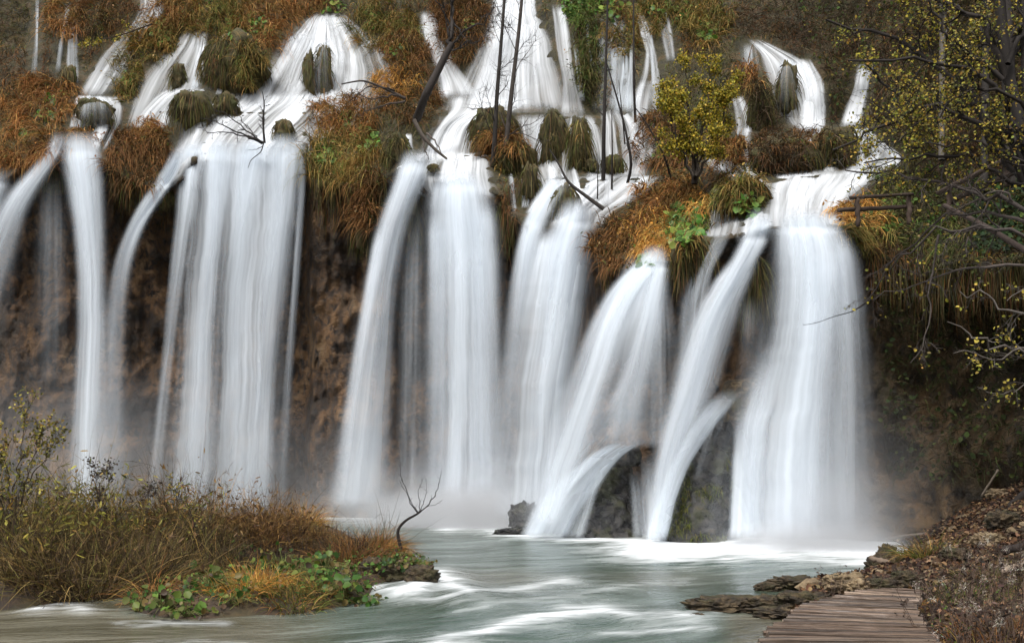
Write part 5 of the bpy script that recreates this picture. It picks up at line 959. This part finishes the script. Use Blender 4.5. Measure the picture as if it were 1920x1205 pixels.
def ground_tuft(px, py, n, label, seed, pal, L=.6, rad=.3, zf=None, Y=None, grp='grass tufts on the islet', width=.012):
    rng = np.random.default_rng(seed + 400); b = G(px, py) if Y is None else P(px, py, Y); a = rng.uniform(0, 2*np.pi, n); r = np.sqrt(rng.uniform(0, 1, n))
    x, y = b[0] + rad * r * np.cos(a), b[1] + rad * r * np.sin(a); z = land_z(x, y) if zf is None else zf(x, y); o = empty('grass_tuft', (b[0], b[1], float(np.mean(z))), label, 'tuft', grp)
    vb = blades(np.stack([x, y, z], 1), np.stack([np.cos(a) * r * .8, np.sin(a) * r * .8, np.ones(n)], 1) + rng.normal(size=(n, 3)) * .25, L * rng.uniform(.5, 1.2, n), width, 1.5, palette(rng, n, pal), rng, 4, .3)
    mesh('grass', vb[0], vb[1], M_GRASS, o, vb[2]); return o
for k, (px, py, n, lab, pal, L, rd) in enumerate([(490, 1128, 500, 'ochre grass tuft in the front of the islet', ORANGE, .6, .45), (450, 1140, 420, 'golden green tuft beside the full butterbur', ORANGE + GREEN[2:3], .55, .4), (545, 1140, 420, 'matted straw tuft along the water', MIXED, .5, .5), (290, 1130, 240, 'upright rust tuft behind the pale veined plant', RUST, .8, .3),
  (692, 1056, 1100, 'russet arching tuft left of the little tree', RUST, 1.0, .7), (655, 1078, 800, 'tangled brown tuft by the low rock', DRUST, .8, .7), (700, 1030, 600, 'dark curled tuft behind the russet one', DRUST, .9, .6), (570, 1010, 600, 'pale orange reed grass tuft before the mist', ORANGE, 1.1, .5), (600, 1130, 300, 'withered tan tuft between two butterburs', MIXED, .4, .4), (480, 1030, 300, 'curling rust tuft on the bank', RUST, 1.0, .5)]):
    ground_tuft(px, py, n, lab, k, pal, L, rd)

def ground_cover():
    rng = np.random.default_rng(91); n = 26000; x, y = rng.uniform(-13, -1.2, n), rng.uniform(14.5, 27, n); z = land_z(x, y); k = z > .02; x, y, z = x[k], y[k], z[k]; n = len(x)
    vb = blades(np.stack([x, y, z], 1), rng.normal(size=(n, 3)) * .6 + [0, 0, .7], rng.uniform(.08, .38, n), .012, 1.3, palette(rng, n, [(.13, .075, .03), (.08, .05, .025), (.20, .13, .05), (.07, .09, .02), (.05, .035, .02)], None, .4), rng, 3, .5)
    m = 3500; j = rng.integers(0, n, m); lf = leafset(np.stack([x[j], y[j], z[j] + rng.uniform(.02, .2, m)], 1), rng.normal(size=(m, 3)) * .6 + [0, -.3, .8], rng.uniform(.04, .11, m), palette(rng, m, GREEN + [(.12, .07, .03), (.2, .13, .06)]), rng, .9, .15)
    V, Fq, Cc = join([vb, lf]); tag(mesh('ground_cover', V, Fq, M_GRASS, None, Cc), 'matted low growth covering the islet', 'ground cover', kind='stuff')
ground_cover()
# ------------------------------------------------------------------ right bank weeds, logs and tufts
def weed(px, Y, h, n, label, seed, fluff=0, pal=((0.06, 0.04, 0.03), (0.10, 0.07, 0.05), (0.04, 0.03, 0.024)), green=0, spread=.35):
    rng = np.random.default_rng(seed + 700); x0 = (px - CX) * Y / F; z0 = float(zbank(x0, Y)); o = empty('dry_weed', (x0, Y, z0), label, 'weed', 'dry weeds beside the boardwalk'); lines, tips = [], []
    for k in range(n):
        a = rng.uniform(0, 2*np.pi); q = np.array([x0 + spread * .5 * np.cos(a) * rng.uniform(0, 1), Y + spread * .5 * np.sin(a) * rng.uniform(0, 1), z0])
        grow(q, np.array([np.cos(a) * .25, np.sin(a) * .25, 1]), h * rng.uniform(.6, 1.25), .0065, 1, rng, lines, tips, 5, .8, .05, .12, .15, .3, .4)
    v, f, c = tubes(lines, pal[0], rng, 3); mesh('stems', v, f, M_TWIG, o, c * np.random.default_rng(seed).uniform(.8, 2.6))
    tp = np.array([p for p, _ in tips]); tp = tp[tp[:, 2] > z0 + h * .35]; m = min(len(tp), 40 * n // 3); q = tp[rng.integers(0, len(tp), m)]
    lf = leafset(q, rng.normal(size=(m, 3)), rng.uniform(.02, .06, m), palette(rng, m, list(pal)), rng, .5); mesh('dead_leaves', lf[0], lf[1], M_GRASS, o, lf[2])
    if fluff:
        fluff = max(2, int(fluff * .8))
        cs = tp[tp[:, 2] > z0 + h * .6]; cs = cs[rng.integers(0, len(cs), fluff)]; k = 40
        for ch in cs:
            q = ch + rng.normal(size=(k, 3)) * .022
            vb = blades(q, rng.normal(size=(k, 3)), .03, .006, .3, palette(rng, k, [(.50, .45, .38), (.36, .31, .25)]), rng, 2, .3); mesh('seed_head', vb[0], vb[1], M_GRASS, o, vb[2])
    if green:
        q = np.array([x0, Y, z0 + .12]) + rng.normal(size=(green, 3)) * [.16, .14, .07]; green = green // 2; q = q[:green]; lf = leafset(q, rng.normal(size=(green, 3)) + [0, 0, 1], rng.uniform(.03, .07, green), palette(rng, green, GREEN) * .8, rng, .5); mesh('green_leaves', lf[0], lf[1], M_LEAF, o, lf[2])
    return o
for k, (px, Y, h, n, lab, fl, gr) in enumerate([
 (1568, 14.2, .62, 4, 'withered dark plant with drooping leaves at the boardwalk bend', 0, 0), (1612, 13.9, .55, 3, 'second withered plant with seed heads beside the boardwalk', 0, 40), (1742, 12.0, .75, 9, 'leafy weed leaning over the far end of the planks', 0, 90), (1765, 10.4, .8, 10, 'tall brown weed against the plank edge', 2, 60), (1795, 11.5, .95, 10, 'brown stalks behind the weed at the plank edge', 3, 30),
 (1830, 9.6, .85, 12, 'weed with white fluffy seed heads nearest the planks', 9, 0), (1860, 12.0, 1.0, 11, 'upright dry stalks on the rise', 5, 0), (1880, 9.4, .9, 13, 'tangle of brown stalks at the lower corner', 4, 0), (1905, 10.8, 1.15, 12, 'tallest fluffy weed at the picture edge', 10, 0), (1790, 9.2, .5, 10, 'low dark weed hugging the planks', 3, 30),
 (1840, 14.0, .9, 9, 'distant dry weed in front of the littered slope', 4, 40), (1900, 14.5, 1.0, 9, 'thin weed beside the pale log', 6, 0), (1780, 13.8, .6, 8, 'small weed behind the boardwalk end', 0, 60), (1930, 9.0, .9, 12, 'dense stalks cut by the right picture edge', 5, 0)]):
    weed(px, Y, h, n, lab, k, fl, green=gr)
for k, (px, Y, n, lab, pal, L, rd) in enumerate([(1740, 20.2, 520, 'straw mop of grass on the tufa hump', MIXED, .6, .55), (1695, 14.9, 260, 'tan fringe of grass behind the last plank', RUST, .3, .35), (1850, 9.3, 420, 'red and orange grass at the lower right corner', ORANGE + RUST, .5, .6), (1790, 8.8, 380, 'dark matted grass beside the planks', DRUST, .4, .5), (1900, 11.5, 420, 'brown grass between the weeds', DRUST, .5, .8), (1800, 15.5, 350, 'green brown tuft below the littered slope', OLIVE + GREEN[:1], .5, .7), (1880, 17, 350, 'olive tuft at the foot of the slope', OLIVE, .5, .8), (1635, 14.5, 120, 'tiny yellow tuft at the head of the boardwalk', ORANGE, .22, .2)]):
    x0 = (px - CX) * Y / F; z0 = .5 if k == 0 else float(zbank(x0, Y)); py_ = HY + (CZ - z0) * F / Y
    ground_tuft(px, py_, n, lab, 60 + k, pal, L, rd, (lambda x, y: 0 * x + .48) if k == 0 else zbank, Y, 'grass tufts on the right bank')
for k, (pp, Y, r0, lab) in enumerate([([(1632, 1046), (1650, 1050), (1668, 1054)], 20.6, .06, 'short grey log stub sticking out over the foam'), ([(1660, 1010), (1700, 1004), (1735, 1000)], 30, .05, 'thin bleached branch lying at the foot of the rock wall'), ([(1878, 1070), (1905, 1062), (1945, 1052)], 15, .05, 'pale broken log on the right bank'),
   ([(1850, 985), (1880, 950), (1925, 925)], 24, .10, 'dark root snaking down the littered slope'), ([(1840, 930), (1862, 905), (1872, 880)], 27, .03, 'thin pale stick on the upper littered slope'), ([(1880, 1035), (1910, 1022), (1950, 1012)], 17, .07, 'dark driftwood lump at the right picture edge')]):
    o = log('log', P(*pp[0], Y), P(*pp[-1], Y - .3), r0, None, [(.16, .12, .09), (.15, .12, .095), (.26, .2, .15), (.025, .02, .017), (.2, .16, .12), (.03, .023, .02)][k], k + 20); tag(o, lab, 'log', 'driftwood on the right bank')
o = dome('stump', P(1664, 1046, 21.2), .17, .15, .26, M_TUFA, None, 77, .6, 2.5, .3); tag(o, 'broken grey stump on the dark pointed lump', 'stump')

# ------------------------------------------------------------------ spray hanging at the foot of the falls
def mat_mist(d, c, r):
    """spray that thins out towards its edge and is patchy inside"""
    m, t, out = newmat('spray'); v = t.nodes.new('ShaderNodeVolumePrincipled'); v.inputs['Color'].default_value = (.97, .98, 1, 1); v.inputs['Anisotropy'].default_value = .2
    g = t.nodes.new('ShaderNodeNewGeometry'); mp = t.nodes.new('ShaderNodeMapping'); mp.vector_type = 'TEXTURE'
    mp.inputs['Location'].default_value = [float(q) for q in c]; mp.inputs['Scale'].default_value = r; t.links.new(g.outputs['Position'], mp.inputs['Vector'])
    ln = nd(t, 'ShaderNodeVectorMath', operation='LENGTH'); t.links.new(mp.outputs[0], ln.inputs[0])
    mr = nd(t, 'ShaderNodeMapRange', interpolation_type='SMOOTHSTEP'); mr.inputs[1].default_value = .95; mr.inputs[2].default_value = .1; mr.inputs[3].default_value = 0; mr.inputs[4].default_value = d
    t.links.new(ln.outputs['Value'], mr.inputs[0]); t.links.new(mr.outputs[0], v.inputs['Density'])
    t.links.new(v.outputs[0], out.inputs['Volume']); m.cycles.volume_step_rate = 2.0 if hasattr(m, 'cycles') and hasattr(m.cycles, 'volume_step_rate') else 1
    return m
MISTS = [(780, 965, 43.5, 8, 3.0, 3.2, .22), (930, 965, 38.6, 5.0, 3.0, 2.8, .22), (1010, 965, 35.8, 2.6, 1.6, 1.6, .14), (400, 910, 44.5, 13, 3.0, 5.5, .06), (110, 860, 45, 10, 3.0, 6.5, .06), (1560, 1000, 28.6, 2.9, 2.2, 2.6, .32), (1520, 1030, 28.2, 3.6, 2.0, 1.1, 1.0), (870, 972, 40, 6.5, 3, 1.6, 1.1), (1640, 950, 29.2, 3.0, 2.2, 4.2, .08)]
for px, py, Y, rx, ry, rz, dn_ in MISTS:
    c_ = P(px, py, Y); tag(dome('mist', c_, rx, ry, rz, mat_mist(dn_, c_, (rx, ry, rz)), None, 5, 0.0, .8, 0, 28, 18), 'white spray at the foot of the falls', 'mist', kind='stuff')
